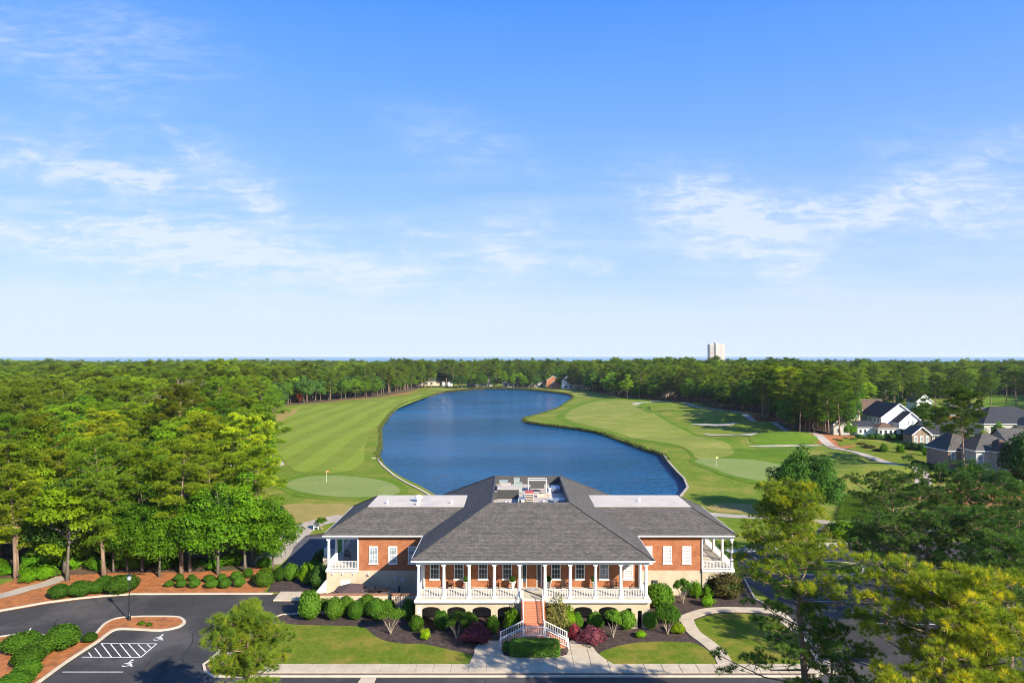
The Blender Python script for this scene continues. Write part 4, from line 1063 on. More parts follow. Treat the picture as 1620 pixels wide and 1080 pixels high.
# ------------------------------------------------------------------ porch furniture
def chair(x, y, z, rz, label, group='dark armchairs on the porches'):
    c = empty('porch_chair', (x, y, z), label, 'chair', group, rz)
    MB().box(-.3, .3, -.28, .28, .40, .46).build('seat', M['dark'], c)
    g = MB().box(-.3, .3, .26, .30, .9, 1.0).box(-.3, .3, .26, .30, .5, .56)
    for k in range(6): g.box(-.28 + k * .105, -.24 + k * .105, .265, .295, .561, .899)
    g.build('backrest', M['dark'], c)
    for sx in (-1, 1):
        MB().box(sx * .34 - .03, sx * .34 + .03, -.3, .32, .62, .66).build('armrest', M['dark'], c)
        for sy in (-.26, .28): MB().box(sx * .32 - .025, sx * .32 + .025, sy - .025, sy + .025, 0, .62 if sy < 0 else .619).build('leg', M['dark'], c)
    return c
for px, lab in ((711, 'dark slatted armchair on the front porch between the first and second windows'), (784, 'dark slatted armchair on the front porch between the third and fourth windows'),
                (893, 'dark slatted armchair just right of the entrance on the front porch'), (973, 'dark slatted armchair on the front porch near its right end')):
    chair(at(px, 69.9), 69.9, ZF, rnd.uniform(-.25, .25), lab)
chair(-19.4, 80.5, 3.04, .6, 'dark armchair on the left side porch behind the corner column')
chair(-18.2, 84.5, 3.04, 1.2, 'dark armchair further back on the left side porch')
# courtyard wall
cw = empty('courtyard_wall', (-15, 71.5, 0), 'low tan stucco wall with brown cap behind the row of clipped shrubs', 'wall')
CB().box(-20.7, -12.75, 71.4, 71.62, .02, 2.02).box(-11.1, -9.56, 71.4, 71.62, .02, 2.02).build('wall_panel', M['stucco'], cw)
CB().box(-20.78, -9.56, 71.32, 71.70, 2.021, 2.12).build('wall_cap', M['cap'], cw)
gt = empty('courtyard_gate', (-11.92, 71.5, 0), 'slatted timber gate in the courtyard wall beside the main porch', 'gate')
for k in range(9): CB().box(-12.70 + k * .175, -12.70 + k * .175 + .11, 71.46, 71.52, .08, 2.0).build('slat', M['siding_tan'], gt)
CB().box(-12.74, -11.11, 71.521, 71.57, .3, .42).box(-12.74, -11.11, 71.521, 71.57, 1.6, 1.72).build('gate_rail', M['siding_tan'], gt)
wf = empty('white_fence', (-20.8, 74, 0), 'white board fence between the courtyard wall and the left wing', 'fence')
for k in range(16): CB().box(-20.84, -20.80, 71.8 + k * .3, 72.07 + k * .3, .08, 1.95).build('fence_board', M['white'], wf)
CB().box(-20.79, -20.74, 71.75, 76.6, 1.5, 1.6).box(-20.79, -20.74, 71.75, 76.6, .4, .5).build('fence_rail', M['white'], wf)
pu = empty('patio_umbrella', (at(555, 73.6), 73.6, .09), 'dark brown patio umbrella open behind the courtyard wall', 'umbrella')
cv = MB(); vs = [(0, 0, 2.45)] + [(1.7 * math.cos(R(45 * k + 22)), 1.7 * math.sin(R(45 * k + 22)), 1.88) for k in range(8)] + [(1.7 * math.cos(R(45 * k + 22)), 1.7 * math.sin(R(45 * k + 22)), 1.76) for k in range(8)]
cv.add(vs, [(0, 1 + k, 1 + (k + 1) % 8) for k in range(8)] + [(1 + k, 9 + k, 9 + (k + 1) % 8, 1 + (k + 1) % 8) for k in range(8)]); cv.build('canopy', M['canvas'], pu)
MB().tube([(0, 0, 0), (0, 0, 2.5)], .03).build('pole', M['metal_black'], pu); MB().lathe([(.3, 0), (.28, .08), (.05, .1)], n=12).build('base', M['metal_black'], pu)
gr = empty('barbecue_grill', (at(590, 73.2), 73.2, .09), 'black barbecue with an arched hood behind the courtyard wall', 'grill')
hp = [(.42 * math.cos(R(a)), 1.35 + .75 * math.sin(R(a))) for a in range(0, 181, 20)]
MB().add([(x, -.3, z) for x, z in hp] + [(x, .3, z) for x, z in hp], [tuple(range(9, -1, -1)), tuple(range(10, 20))] + [(i, i + 1, i + 11, i + 10) for i in range(9)]).build('hood', M['metal_black'], gr)
MB().box(-.45, .45, -.32, .32, .5, 1.34).build('firebox', M['metal_black'], gr); MB().box(-.4, .4, -.28, .28, 0, .499).build('cart', M['hvac_dark'], gr)
for px, lab in ((572, 'long dark bin just right of the brown umbrella behind the wall'), (604, 'dark storage bin near the courtyard gate')):
    e = empty('storage_bin', (at(px, 73.4), 73.4, .09), lab, 'bin'); MB().box(-.8, .8, -.4, .4, 0, 1.75).build('body', M['hvac_dark'], e); MB().box(-.84, .84, -.44, .44, 1.751, 1.86).build('lid', M['metal_black'], e)

# ------------------------------------------------------------------ pond edges
def edge_wall(name, pts, label, mat, capmat, posts=0, ztop=.08):
    e = empty(name, (pts[0][0], pts[0][1], 0), label, 'retaining wall')
    cap_, wl, ps = CB(), CB(), CB()
    for i in range(len(pts) - 1):
        a = Vector(pts[i]).to_3d(); b = Vector(pts[i + 1]).to_3d(); d = (b - a); L = d.length; d.normalize()
        cap_.bar((a.x, a.y, ztop), (b.x, b.y, ztop), .45, .12); wl.bar((a.x, a.y, -.9), (b.x, b.y, -.9), .22, 1.82)
        if posts:
            for k in range(int(L / posts)):
                c = a + d * (k + .5) * posts; ps.box(c.x - .22, c.x + .22, c.y - .22, c.y + .22, -1.9, ztop - .07)
    wl.build('wall_face', M[mat], e); cap_.build('wall_cap', M[capmat], e)
    if posts: o = ps.build('timber_pile', M['timber'], e); o['kind'] = 'stuff'
edge_wall('timber_bulkhead', [G(*p) for p in [(1050, 719), (1058, 731), (1071.7, 746.5), (1082.6, 757), (1088, 771), (1076, 786), (1060, 792)]], 'dark timber bulkhead with pale cap along the right bank of the pond', 'timber', 'path', 1.1, .12)
edge_wall('concrete_bulkhead', [G(*p) for p in [(588, 725.3), (597, 724.6), (604.5, 736), (624.4, 753), (641.5, 763), (655.7, 770), (667, 776), (690, 790)]], 'thin pale concrete edge along the near left bank of the pond', 'kerb', 'kerb', 0, .1)

# flags
def flag(px, pyb, h, mat, label):
    x, y = G(px, pyb); e = empty('golf_flag', (x, y, .1), label, 'flag')
    MB().tube([(0, 0, 0), (0, 0, h)], [.02, .018], 6).build('pole', M['shutter'], e)
    MB().add([(.02, 0, h), (.50, .08, h - .08), (.48, .02, h - .42), (.02, 0, h - .38), (.02, .02, h), (.50, .10, h - .08), (.48, .04, h - .42), (.02, .02, h - .38)],
             [(0, 3, 2, 1), (4, 5, 6, 7), (0, 1, 5, 4), (1, 2, 6, 5), (2, 3, 7, 6), (3, 0, 4, 7)]).build('flag_cloth', M[mat], e)
flag(516.5, 763, 2.5, 'flag_o', 'orange flag on a thin white pole on the left putting green')
flag(1133, 738, 2.4, 'flag_y', 'yellow flag on a thin pole on the right putting green')

# lamp post
lx, ly = G(204.4, 981.7); lp = empty('street_lamp', (lx, ly, .1), 'black street lamp on the straw covered island in the car park', 'street lamp')
MB().lathe([(.16, 0), (.16, .5), (.11, .6), (.09, .75), (.06, .8), (.045, 4.0), (.07, 4.05)], n=10).build('post', M['metal_black'], lp)
MB().lathe([(.10, 4.051), (.19, 4.12), (.21, 4.5)], n=8).build('lantern_glass', M['glass_pale'], lp)
MB().lathe([(.25, 4.501), (.22, 4.56), (.08, 4.7), (.03, 4.82)], n=8).box(-.22, .22, -.02, .02, 3.9, 3.94).build('lantern_cap', M['metal_black'], lp)
# ------------------------------------------------------------------ foliage
def unit3(n):
    v = rng.normal(size=(n, 3)); return v / np.linalg.norm(v, axis=1, keepdims=True)
def basis(N):
    N = N / np.maximum(1e-6, np.linalg.norm(N, axis=1, keepdims=True))
    r = unit3(len(N)); T = np.cross(N, r); T /= np.maximum(1e-6, np.linalg.norm(T, axis=1, keepdims=True))
    return N, T, np.cross(N, T)
class Foliage:
    def __init__(s): s.V = []; s.T = []; s.k = []
    def cards(s, P, N, size, asp=.6, jit=.5, tint=None):
        n = len(P)
        if not n: return
        N = N + jit * rng.normal(size=(n, 3)); N, T, B = basis(N)
        sz = (size * rng.uniform(.65, 1.35, n))[:, None]
        bend = N * sz * .18
        v = np.stack([P - T * sz, P - B * sz * asp + bend, P + T * sz, P + B * sz * asp + bend], 1)
        s.V.append(v.reshape(-1, 3)); s.k.append(np.full(n, 4)); s.T.append(np.clip(rng.uniform(0, 1, n) if tint is None else tint, 0, 1))
    def tufts(s, P, D, K, L, w, spread=.8, tint=None):
        """bursts of K thin needles at P round the directions D"""
        n = len(P)
        D = np.repeat(D, K, 0) + spread * rng.normal(size=(n * K, 3)); D /= np.linalg.norm(D, axis=1, keepdims=True)
        Q = np.repeat(P, K, 0); ll = (L * rng.uniform(.7, 1.2, n * K))[:, None]
        S = np.cross(D, unit3(n * K)); S /= np.maximum(1e-6, np.linalg.norm(S, axis=1, keepdims=True))
        base = Q + D * ll * .06
        v = np.stack([base - S * w * .5, base + S * w * .5, Q + D * ll], 1)
        s.V.append(v.reshape(-1, 3)); s.k.append(np.full(n * K, 3))
        tt = rng.uniform(0, 1, n) if tint is None else tint
        s.T.append(np.clip(np.repeat(tt, K) + rng.uniform(-.08, .08, n * K), 0, 1))
    def mesh(s, name, mat, extra=None):
        V = np.concatenate(s.V); K = np.concatenate(s.k).astype(np.int32); T = np.concatenate(s.T)
        me = bpy.data.meshes.new(name); nv = len(V); nf = len(K)
        st = np.concatenate([[0], np.cumsum(K)[:-1]]).astype(np.int32)
        me.vertices.add(nv); me.vertices.foreach_set('co', V.astype(np.float32).ravel())
        me.loops.add(nv); me.loops.foreach_set('vertex_index', np.arange(nv, dtype=np.int32))
        me.polygons.add(nf); me.polygons.foreach_set('loop_start', st)
        me.materials.append(mat)
        a = me.attributes.new('tint', 'FLOAT', 'FACE'); a.data.foreach_set('value', T.astype(np.float32))
        me.update(calc_edges=True)
        return me

def lobes_crown(R_, Hc, z0, nl, per, size, lob=.3, flat=.75, seed=0, asp=.6, jit=.45, squash=1, low=.0):
    """broadleaf crown: leaf clumps on many uneven lobes. returns Foliage, lobe centres"""
    f = Foliage(); C = []
    for i in range(nl):
        d = unit3(1)[0]; d[2] = abs(d[2]) * 1.0 - low if rng.random() < .75 else d[2]
        r = rng.uniform(.45, .92)
        # egg shaped envelope
        zc = d[2] * r; wr = math.sqrt(max(.12, 1 - max(0, zc) ** 1.6)) * (1.0 if zc > -.3 else .9)
        c = np.array([d[0] * r * R_ * wr, d[1] * r * R_ * wr, z0 + Hc * (.5 + .5 * zc)])
        rl = lob * R_ * rng.uniform(.7, 1.25)
        C.append(c)
        n = int(per * rng.uniform(.7, 1.2))
        dd = unit3(n); dd[:, 2] = np.where(rng.random(n) < .6, np.abs(dd[:, 2]), dd[:, 2])
        rr = rl * rng.uniform(.55, 1.08, n) ** .7
        P = c + dd * rr[:, None] * np.array([1, 1, flat])
        tb = rng.uniform(-.2, .2)
        f.cards(P, dd + np.array([0, 0, .35]), size, asp, jit, .5 + tb * 1.4 + rng.normal(0, .24, n))
    return f, C

def limb_mesh(name, h, r0, C, mat, lean=(0, 0), zfork=.35, limbs=7, wob=.3, n=8, r_end=.03):
    mb = MB(); P = []; k = 7
    for i in range(k):
        s = i / (k - 1); P.append((lean[0] * s + wob * math.sin(s * 5 + h) * s, lean[1] * s + wob * math.cos(s * 4 + h) * s, -.25 + s * (h * .86 + .25)))
    mb.tube(P, [r0 * (1.45 if i == 0 else 1) * (1 - .82 * (i / (k - 1))) for i in range(k)], n)
    for c in sorted(C, key=lambda c: -np.linalg.norm(c[:2]))[:limbs]:
        zf = max(h * zfork * rng.uniform(.8, 1.3), c[2] * .55); zf = min(zf, h * .8); s = zf / (h * .86)
        b = Vector((lean[0] * s, lean[1] * s, zf)); c = Vector(c); m = b.lerp(c, .5) + Vector((0, 0, -.06 * (c - b).length))
        mb.tube([b, m, c], [r0 * .42 * (1 - s * .5), r0 * .26, r_end], 6, cap=False)
    return mb.mesh(name, mat, True, False)

def pine_meshes(name, h, cb, R_, nb, r0, K, L, w, per, cl, mat, bark, lean=(0, 0), flatten=.5, shape='flat', tubes=6, dense=1.0, droop=.05, tips=False, side=None, rl=None):
    """pine: bare trunk, limbs, needle tufts in clusters. cb = crown base height"""
    f = Foliage(); mb = MB(); k = 9; P = []
    ph = rng.uniform(0, 6)
    for i in range(k):
        s = i / (k - 1); P.append(Vector((lean[0] * s + .012 * h * math.sin(s * 4 + ph) * s, lean[1] * s + .012 * h * math.cos(s * 3.3 + ph) * s, -.25 + s * (h * .97 + .25))))
    mb.tube(P, [r0 * (1.3 if i == 0 else 1) * (1 - .88 * (i / (k - 1)) ** 1.25) for i in range(k)], 9)
    def tr(z):
        s = min(1, max(0, z / (h * .97))) * (k - 1); i = min(k - 2, int(s)); return P[i].lerp(P[i + 1], s - i)
    for b in range(nb):
        t_ = ((b + .5) / nb) ** .85; z = cb + (h - cb) * t_ * .96
        az = b * 2.4 + rng.uniform(-.5, .5)
        if shape == 'flat': pr = math.sin(math.pi * min(1, .28 + .62 * t_)) ** .8
        elif shape == 'cone': pr = 1.08 - .85 * t_
        else: pr = math.sin(math.pi * (.12 + .8 * t_)) ** .6
        Lb = R_ * pr * rng.uniform(.62, 1.12)
        if side: Lb *= 1 + side[1] * math.cos(az - side[0])
        up = rng.uniform(.05, .32) + .45 * t_ - droop
        st_ = tr(z); d = Vector((math.cos(az), math.sin(az), up)); 
        pts = [st_, st_ + d * Lb * .5 + Vector((0, 0, -.05 * Lb)), st_ + d * Lb + Vector((rng.uniform(-.1, .1) * Lb, rng.uniform(-.1, .1) * Lb, .06 * Lb))]
        rb = (rl or r0 * .30) * (1 - .6 * t_); mb.tube(pts, [rb, rb * .6, .018], tubes, cap=False)
        ncl = max(2, int(round(3.5 * Lb / R_ * dense)))
        for c in range(ncl + 1):
            s = .42 + .58 * (c / ncl) if ncl else 1
            a = pts[1].lerp(pts[2], (s - .5) * 2) if s > .5 else pts[0].lerp(pts[1], s * 2)
            off = Vector((rng.normal() * .22, rng.normal() * .22, rng.uniform(-.02, .2))) * Lb * (.9 if c < ncl else .3)
            cc = a + off
            if tubes > 4 and off.length > .3: mb.tube([a, cc], [max(.012, rb * .28), .012], 4, cap=False)
            rc = cl * rng.uniform(.75, 1.25)
            n = int(per * rng.uniform(.7, 1.3))
            dd = unit3(n); dd[:, 2] = np.abs(dd[:, 2]) * .9 - .15
            Q = np.array(cc) + dd * (rc * rng.uniform(.35, 1.0, n) ** .6)[:, None] * np.array([1, 1, flatten])
            if tips:
                for q in Q[::3]: mb.tube([cc + Vector(rng.normal(size=3) * .03), Vector(q)], [.014, .008], 3, cap=False)
            tt = .50 + rng.uniform(-.28, .28) + rng.normal(0, .20, n)
            f.tufts(Q, dd * .8 + np.array([0, 0, .45]), K, L, w, .55, tt)
    n = int(per * 2); dd = unit3(n); dd[:, 2] = np.abs(dd[:, 2])
    f.tufts(np.array(tr(h * .96)) + dd * cl * np.array([.8, .8, .9]), dd + np.array([0, 0, .6]), K, L, w, .55, .6 + rng.normal(0, .2, n))
    return f.mesh('crown', mat), mb.mesh('trunk', bark, True, False)

# ---- kinds of tree for the woods (origin at the foot, built for a 20 m tree)
PINES = [pine_meshes('pine', 20, cb, R_, nb, .27, 8, .44, .085, per, 1.0, M['needle'], M['bark_pine'], (rng.uniform(-1, 1), rng.uniform(-1, 1)), .72, sh, 5)
         for cb, R_, nb, per, sh in ((8.5, 5.0, 22, 52, 'flat'), (6.5, 4.5, 25, 48, 'oval'), (10, 5.4, 19, 56, 'flat'), (5, 4.7, 28, 46, 'oval'), (11.5, 4.8, 17, 54, 'flat'))]
BROADS = []
for (R_, nl, lob) in ((4.6, 46, .34), (5.2, 56, .30), (3.9, 42, .36), (5.6, 60, .32)):
    f, C = lobes_crown(R_, 13.6, .9, int(nl * 1.15), 200, .19, lob * .9, low=.6)
    BROADS.append((f.mesh('crown', M['leaf']), limb_mesh('trunk', 14, .20, C, M['bark'])))
BROADS_LIME = []
for (R_, nl, lob) in ((4.3, 44, .30), (4.9, 50, .28)):
    f, C = lobes_crown(R_, 12.6, 2.2, nl, 190, .20, lob, flat=.45, low=.3)
    BROADS_LIME.append((f.mesh('crown', M['leaf_lime']), limb_mesh('trunk', 14, .19, C, M['bark'])))
DARKS = []
for (R_, nl, lob) in ((5.0, 50, .34), (5.8, 60, .30)):
    f, C = lobes_crown(R_, 12, 1.0, nl, 170, .22, lob, low=.45)
    DARKS.append((f.mesh('crown', M['leaf_dark']), limb_mesh('trunk', 13.5, .28, C, M['bark'])))

def tree(kind, x, y, h, label, name, cat='tree', group=None, wid=None, col_=(1, 1, 1), rz=None):
    """kind = (crown, trunk, natural height)"""
    crown, trunk, h0 = kind
    e = empty(name, (x, y, hz1(x, y)), label, cat, group, rnd.uniform(0, 6.28) if rz is None else rz)
    s = h / h0; w = s * (wid or rnd.uniform(.88, 1.15))
    for nm, me in (('trunk', trunk), ('crown', crown)):
        o = link(nm, me, e); o.scale = (w, w, s); o.color = (*col_, 1)
    return e
def P_(i): return (*PINES[i % len(PINES)], 20.5)
def B_(i): return (*BROADS[i % len(BROADS)], 14.8)
def L_(i): return (*BROADS_LIME[i % 2], 15.2)
def D_(i): return (*DARKS[i % 2], 13.5)

# ---- the woods: jittered grid outside the open ground
cand = []
def clear(x, y, m=3):
    return True
sp = 6.7
for iy in range(int(74 / sp), int(700 / sp)):
    yy = iy * sp
    for ix in range(int(-yy * .86 / sp) - 2, int(yy * .86 / sp) + 3):
        x = (ix + rnd.uniform(-.42, .42)) * sp; y = yy + rnd.uniform(-.42, .42) * sp
        if abs(x) < y * .84 + 8: cand.append((x, y))
cand = np.array(cand)
k = ~inside(OPEN, cand[:, 0], cand[:, 1]) & ~inside(POND, cand[:, 0], cand[:, 1])
far_clear = np.array(GP([(1538, 632), (1575, 625), (1640, 624), (1700, 640), (1640, 668), (1560, 655)]))
k &= ~inside([tuple(p) for p in far_clear], cand[:, 0], cand[:, 1])
# keep the camera-side corner at left free for the straw bed
k &= cand[:, 1] > 79
cand = cand[k]
edge = np.zeros(len(cand), bool)
for dx, dy in ((0, -14), (10, -8), (-10, -8)):
    edge |= inside(OPEN, cand[:, 0] + dx, cand[:, 1] + dy)
dist = np.hypot(cand[:, 0], cand[:, 1])
near = (dist < 172) | (edge & (dist < 330))
# individuals: nearest ones and the visible edges
idx = np.where(near)[0]; idx = idx[np.argsort(dist[idx] - 70 * edge[idx])][:430]
isel = np.zeros(len(cand), bool); isel[idx] = True
LF, RF = 'trees of the dense wood on the left', 'trees of the wood beyond the right fairway'
for i in idx:
    x, y = cand[i]; r = rnd.random(); left = x < 0
    front = left and y < 92
    hh = rnd.uniform(11, 14.5) if front else (rnd.uniform(12.5, 18) if left and y < 130 else rnd.uniform(14, 21))
    if not left: hh = rnd.uniform(17, 22)
    where = 'in the dense wood left of the clubhouse' if left else 'at the edge of the wood beyond the right fairway'
    if left and y > 190: where = 'at the wooded edge of the far left fairway'
    g = f'trees {where}'
    size_ = ('short' if hh < 15 else 'tall') if not front else 'front row'
    kinds = (.28 if front else .42) if left else .44
    if r < kinds: tree(P_(rnd.randrange(5)), x, y, hh * 1.04, f'{size_} yellow green pine {where}', 'pine_tree', 'tree', size_ + ' pine ' + g, col_=(lambda k_: (k_ * rnd.uniform(.85, 1.2), k_, k_ * .8))(rnd.uniform(.65, 1.35)))
    elif r < kinds + (.26 if left else .22): tree(B_(rnd.randrange(4)), x, y, hh * .86, f'{size_} leafy mid green tree {where}', 'broadleaf_tree', 'tree', size_ + ' broadleaf ' + g)
    elif r < kinds + (.37 if left else .34): tree(L_(rnd.randrange(2)), x, y, hh * .9, f'bright lime green tree {where}', 'broadleaf_tree', 'tree', 'lime green ' + g)
    else: tree(D_(rnd.randrange(2)), x, y, hh * .8, f'{size_} dark evergreen tree {where}', 'evergreen_tree', 'tree', size_ + ' evergreen ' + g, col_=(1.3, 1.25, 1))

# ---- the rest of the woods: one mass per kind, instanced on points
def join_mesh(name, crown, trunk, s=1.0, keep=1.0):
    """crown + trunk as one mesh, thinned"""
    def arr(me):
        n = len(me.vertices); co = np.empty(n * 3, np.float32); me.vertices.foreach_get('co', co)
        nl = len(me.loops); li = np.empty(nl, np.int32); me.loops.foreach_get('vertex_index', li)
        nf = len(me.polygons); lt = np.empty(nf, np.int32); me.polygons.foreach_get('loop_total', lt)
        return co.reshape(-1, 3), li, lt
    a, ai, al = arr(crown); b, bi, bl = arr(trunk)
    T = np.empty(len(al), np.float32); crown.attributes['tint'].data.foreach_get('value', T)
    V = np.concatenate([a, b]); I = np.concatenate([ai, bi + len(a)]); Lt = np.concatenate([al, bl])
    me = bpy.data.meshes.new(name); me.vertices.add(len(V)); me.vertices.foreach_set('co', V.ravel())
    me.loops.add(len(I)); me.loops.foreach_set('vertex_index', I); me.polygons.add(len(Lt))
    me.polygons.foreach_set('loop_start', np.concatenate([[0], np.cumsum(Lt)[:-1]]).astype(np.int32))
    me.materials.append(crown.materials[0]); me.materials.append(trunk.materials[0])
    me.polygons.foreach_set('material_index', np.concatenate([np.zeros(len(al), np.int32), np.ones(len(bl), np.int32)]))
    at_ = me.attributes.new('tint', 'FLOAT', 'FACE'); at_.data.foreach_set('value', np.concatenate([T, np.full(len(bl), .5, np.float32)]))
    me.update(calc_edges=True)
    return me

def scatter(name, pts, hs, srcs, srch, label_kind='stuff', grp=None):
    """one object: source trees instanced on its vertices (geometry nodes); pts (n,3), hs heights"""
    n = len(pts)
    me = bpy.data.meshes.new(name); me.vertices.add(n); me.vertices.foreach_set('co', np.asarray(pts, np.float32).ravel())
    a = me.attributes.new('sc', 'FLOAT_VECTOR', 'POINT'); sv = np.stack([hs * rng.uniform(.88, 1.2, n), hs * rng.uniform(.88, 1.2, n), hs], 1) / srch
    a.data.foreach_set('vector', sv.astype(np.float32).ravel())
    a = me.attributes.new('ro', 'FLOAT', 'POINT'); a.data.foreach_set('value', rng.uniform(0, 6.28, n).astype(np.float32))
    a = me.attributes.new('ix', 'INT', 'POINT'); a.data.foreach_set('value', rng.integers(0, len(srcs), n).astype(np.int32))
    o = link(name, me); o['kind'] = label_kind
    ng = bpy.data.node_groups.new(name, 'GeometryNodeTree')
    ng.interface.new_socket('Geometry', in_out='INPUT', socket_type='NodeSocketGeometry'); ng.interface.new_socket('Geometry', in_out='OUTPUT', socket_type='NodeSocketGeometry')
    N = ng.nodes; L = ng.links
    gi = N.new('NodeGroupInput'); go = N.new('NodeGroupOutput'); jn = N.new('GeometryNodeJoinGeometry')
    def attr(nm, ty):
        q = N.new('GeometryNodeInputNamedAttribute'); q.data_type = ty; q.inputs[0].default_value = nm; return q.outputs[0]
    ix = attr('ix', 'INT'); scl = attr('sc', 'FLOAT_VECTOR'); ro = attr('ro', 'FLOAT')
    cx = N.new('ShaderNodeCombineXYZ'); L.new(ro, cx.inputs[2])
    for i, s in enumerate(srcs):
        so = bpy.data.objects.new(s.name + '_source', s)
        oi = N.new('GeometryNodeObjectInfo'); oi.inputs['Object'].default_value = so; oi.inputs['As Instance'].default_value = True
        cmp_ = N.new('FunctionNodeCompare'); cmp_.data_type = 'INT'; cmp_.operation = 'EQUAL'
        L.new(ix, cmp_.inputs[2]); cmp_.inputs[3].default_value = i
        ip = N.new('GeometryNodeInstanceOnPoints'); L.new(gi.outputs[0], ip.inputs['Points']); L.new(oi.outputs['Geometry'], ip.inputs['Instance'])
        L.new(cmp_.outputs[0], ip.inputs['Selection']); L.new(scl, ip.inputs['Scale']); L.new(cx.outputs[0], ip.inputs['Rotation'])
        L.new(ip.outputs[0], jn.inputs[0])
    L.new(jn.outputs[0], go.inputs[0])
    md = o.modifiers.new('scatter', 'NODES'); md.node_group = ng
    return o
rest = cand[~isel]; dr = dist[~isel]
# farther woods: wider spacing with distance
pts2 = []
for (y0, y1, sp2) in ((700, 1000, 8.5), (1000, 1500, 11)):
    y = y0
    while y < y1:
        w = y * .80
        nx = int(2 * w / sp2)
        xs = (np.arange(nx) + rng.uniform(-.45, .45, nx)) * sp2 - w
        pts2.append(np.stack([xs, y + rng.uniform(-.45, .45, nx) * sp2], 1)); y += sp2
far = np.concatenate([rest] + pts2)
fd = far[:, 1]
lumps = lambda X, Y: np.sin(X * .011 + 1.3) * np.cos(Y * .009) + .6 * np.sin(X * .031 + Y * .017)
hh = rng.uniform(14.5, 21, len(far)) + 1.6 * lumps(far[:, 0], far[:, 1]); hh = np.where(rng.random(len(far)) < .05, hh + 3.2, hh)
hh = hh - np.clip((fd - 450) / 950, 0, 1) * 3.6 + np.clip(1 - np.abs(far[:, 0] - 130) / 120, 0, 1) * np.clip(1 - np.abs(fd - 560) / 160, 0, 1) * 4
z = hgt(far[:, 0], far[:, 1]); kindr = rng.random(len(far)) + .10 * np.sin(far[:, 0] * .02) * np.cos(far[:, 1] * .023)
P3 = np.column_stack([far, z])
kp = kindr < .54; kb = (kindr >= .54) & (kindr < .78); kl = (kindr >= .78) & (kindr < .88); kd = kindr >= .88
scatter('far_pine_woods', P3[kp], hh[kp], [join_mesh('pine_far', *p) for p in PINES], 20.5)
scatter('far_leafy_woods', P3[kb], hh[kb] * .9, [join_mesh('leafy_far', *p) for p in BROADS], 14.8)
scatter('far_lime_woods', P3[kl], hh[kl] * .9, [join_mesh('lime_far', *p) for p in BROADS_LIME], 15.2)
scatter('far_evergreen_woods', P3[kd], hh[kd] * .88, [join_mesh('dark_far', *p) for p in DARKS], 13.5)

# ---- trees one can point to
def T(kind, pxb, pyb, pyt, label, name='pine_tree', wid=None, col_=(1, 1, 1), group=None, dx=0, rz=None):
    x, y = G(pxb, pyb); h = H - (pyt - 563) * y / FPX
    return tree(kind, x + dx, y, h, label, name, 'tree', group, wid, col_, rz)
T(P_(2), 395, 764, 628, 'tall pine with bare trunk and flat crown left of the putting green', wid=1.15, rz=.4)
T(P_(0), 421, 780, 644, 'pine with twin reddish trunks at the edge of the left putting green', wid=1.15, rz=2)
x, y = G(418, 778); tree(P_(4), x - .8, y, 15, 'slimmer pine standing against the twin trunked one by the left green', 'pine_tree', 'tree')
T(P_(4), 369, 764, 668, 'dark slender pine left of the flat crowned pine by the fairway', col_=(.6, .75, .7))
T(P_(3), 381, 758, 660, 'second dark pine behind the flat crowned pine by the fairway', col_=(.6, .75, .7))
for i, (a, b, c, w) in enumerate(((300, 905, 742, 1.05), (345, 908, 748, 1.1), (388, 905, 742, 1.1), (432, 902, 775, .95), (252, 912, 770, 1.0), (225, 903, 748, 1.0))):
    T(B_(i), a, b, c, ('large leafy green tree', 'broad leafy green tree', 'dense round green tree', 'leafy tree nearest the left side porch', 'low branched leafy green tree', 'full leafy green tree')[i] + (' in the front row of the left wood' if i != 3 else ' at the corner of the wood'), 'broadleaf_tree', w, (1.0, 1.1, .9), None)
T(L_(0), 107, 918, 735, 'bright green tree with a pale trunk at the front of the left wood', 'broadleaf_tree', 1.1, (.9, .95, .9))
T(P_(1), 287, 908, 700, 'pine with a pale straight trunk rising between leafy trees left of the clubhouse', 'pine_tree', 1.1)
T(P_(3), 165, 912, 690, 'tall pine at the front of the left wood behind the street lamp', 'pine_tree', 1.1)
T(P_(1), 25, 915, 700, 'tall pine at the front left corner of the left wood', 'pine_tree', 1.1)
tree(L_(1), -75, 108, 17.3, 'bright yellow green tree near the left border of the photo', 'broadleaf_tree', 'tree', None, 1.1)
# pale bare tree
mb = MB()
def twig(p, d, L, r, n):
    q = p + d * L; mb.tube([p, q], [r, r * .6], 4 if n < 3 else 5, cap=False)
    if n:
        for _ in range(3 if n > 1 else 4):
            nd = (d + Vector(rng.normal(size=3)) * .42 + Vector((0, 0, .15))).normalized(); twig(q, nd, L * rng.uniform(.62, .85), r * .58, n - 1)
twig(Vector((0, 0, -.2)), Vector((0, 0, 1)), 6.5, .26, 5)
bx, by = at(298, 178), 178
e = empty('bare_tree', (bx, by, 0), 'pale leafless tree with fine twigs standing out of the left wood', 'tree')
o = mb.build('trunk', M['bark_pale'], e, True, False); o.scale = (.85, .85, .92)
f, C = lobes_crown(3.2, 8, 1.0, 30, 120, .22, .32)
T((f.mesh('crown', M['shrub_red']), limb_mesh('trunk', 8, .15, C, M['bark']), 9.4), 475, 637.5, 619, 'small bright red tree at the far end of the left fairway', 'red_tree', 1.0)
T(L_(1), 437, 645, 603, 'pale lime tree beside the red tree at the far end of the left fairway', 'broadleaf_tree', 1.0)
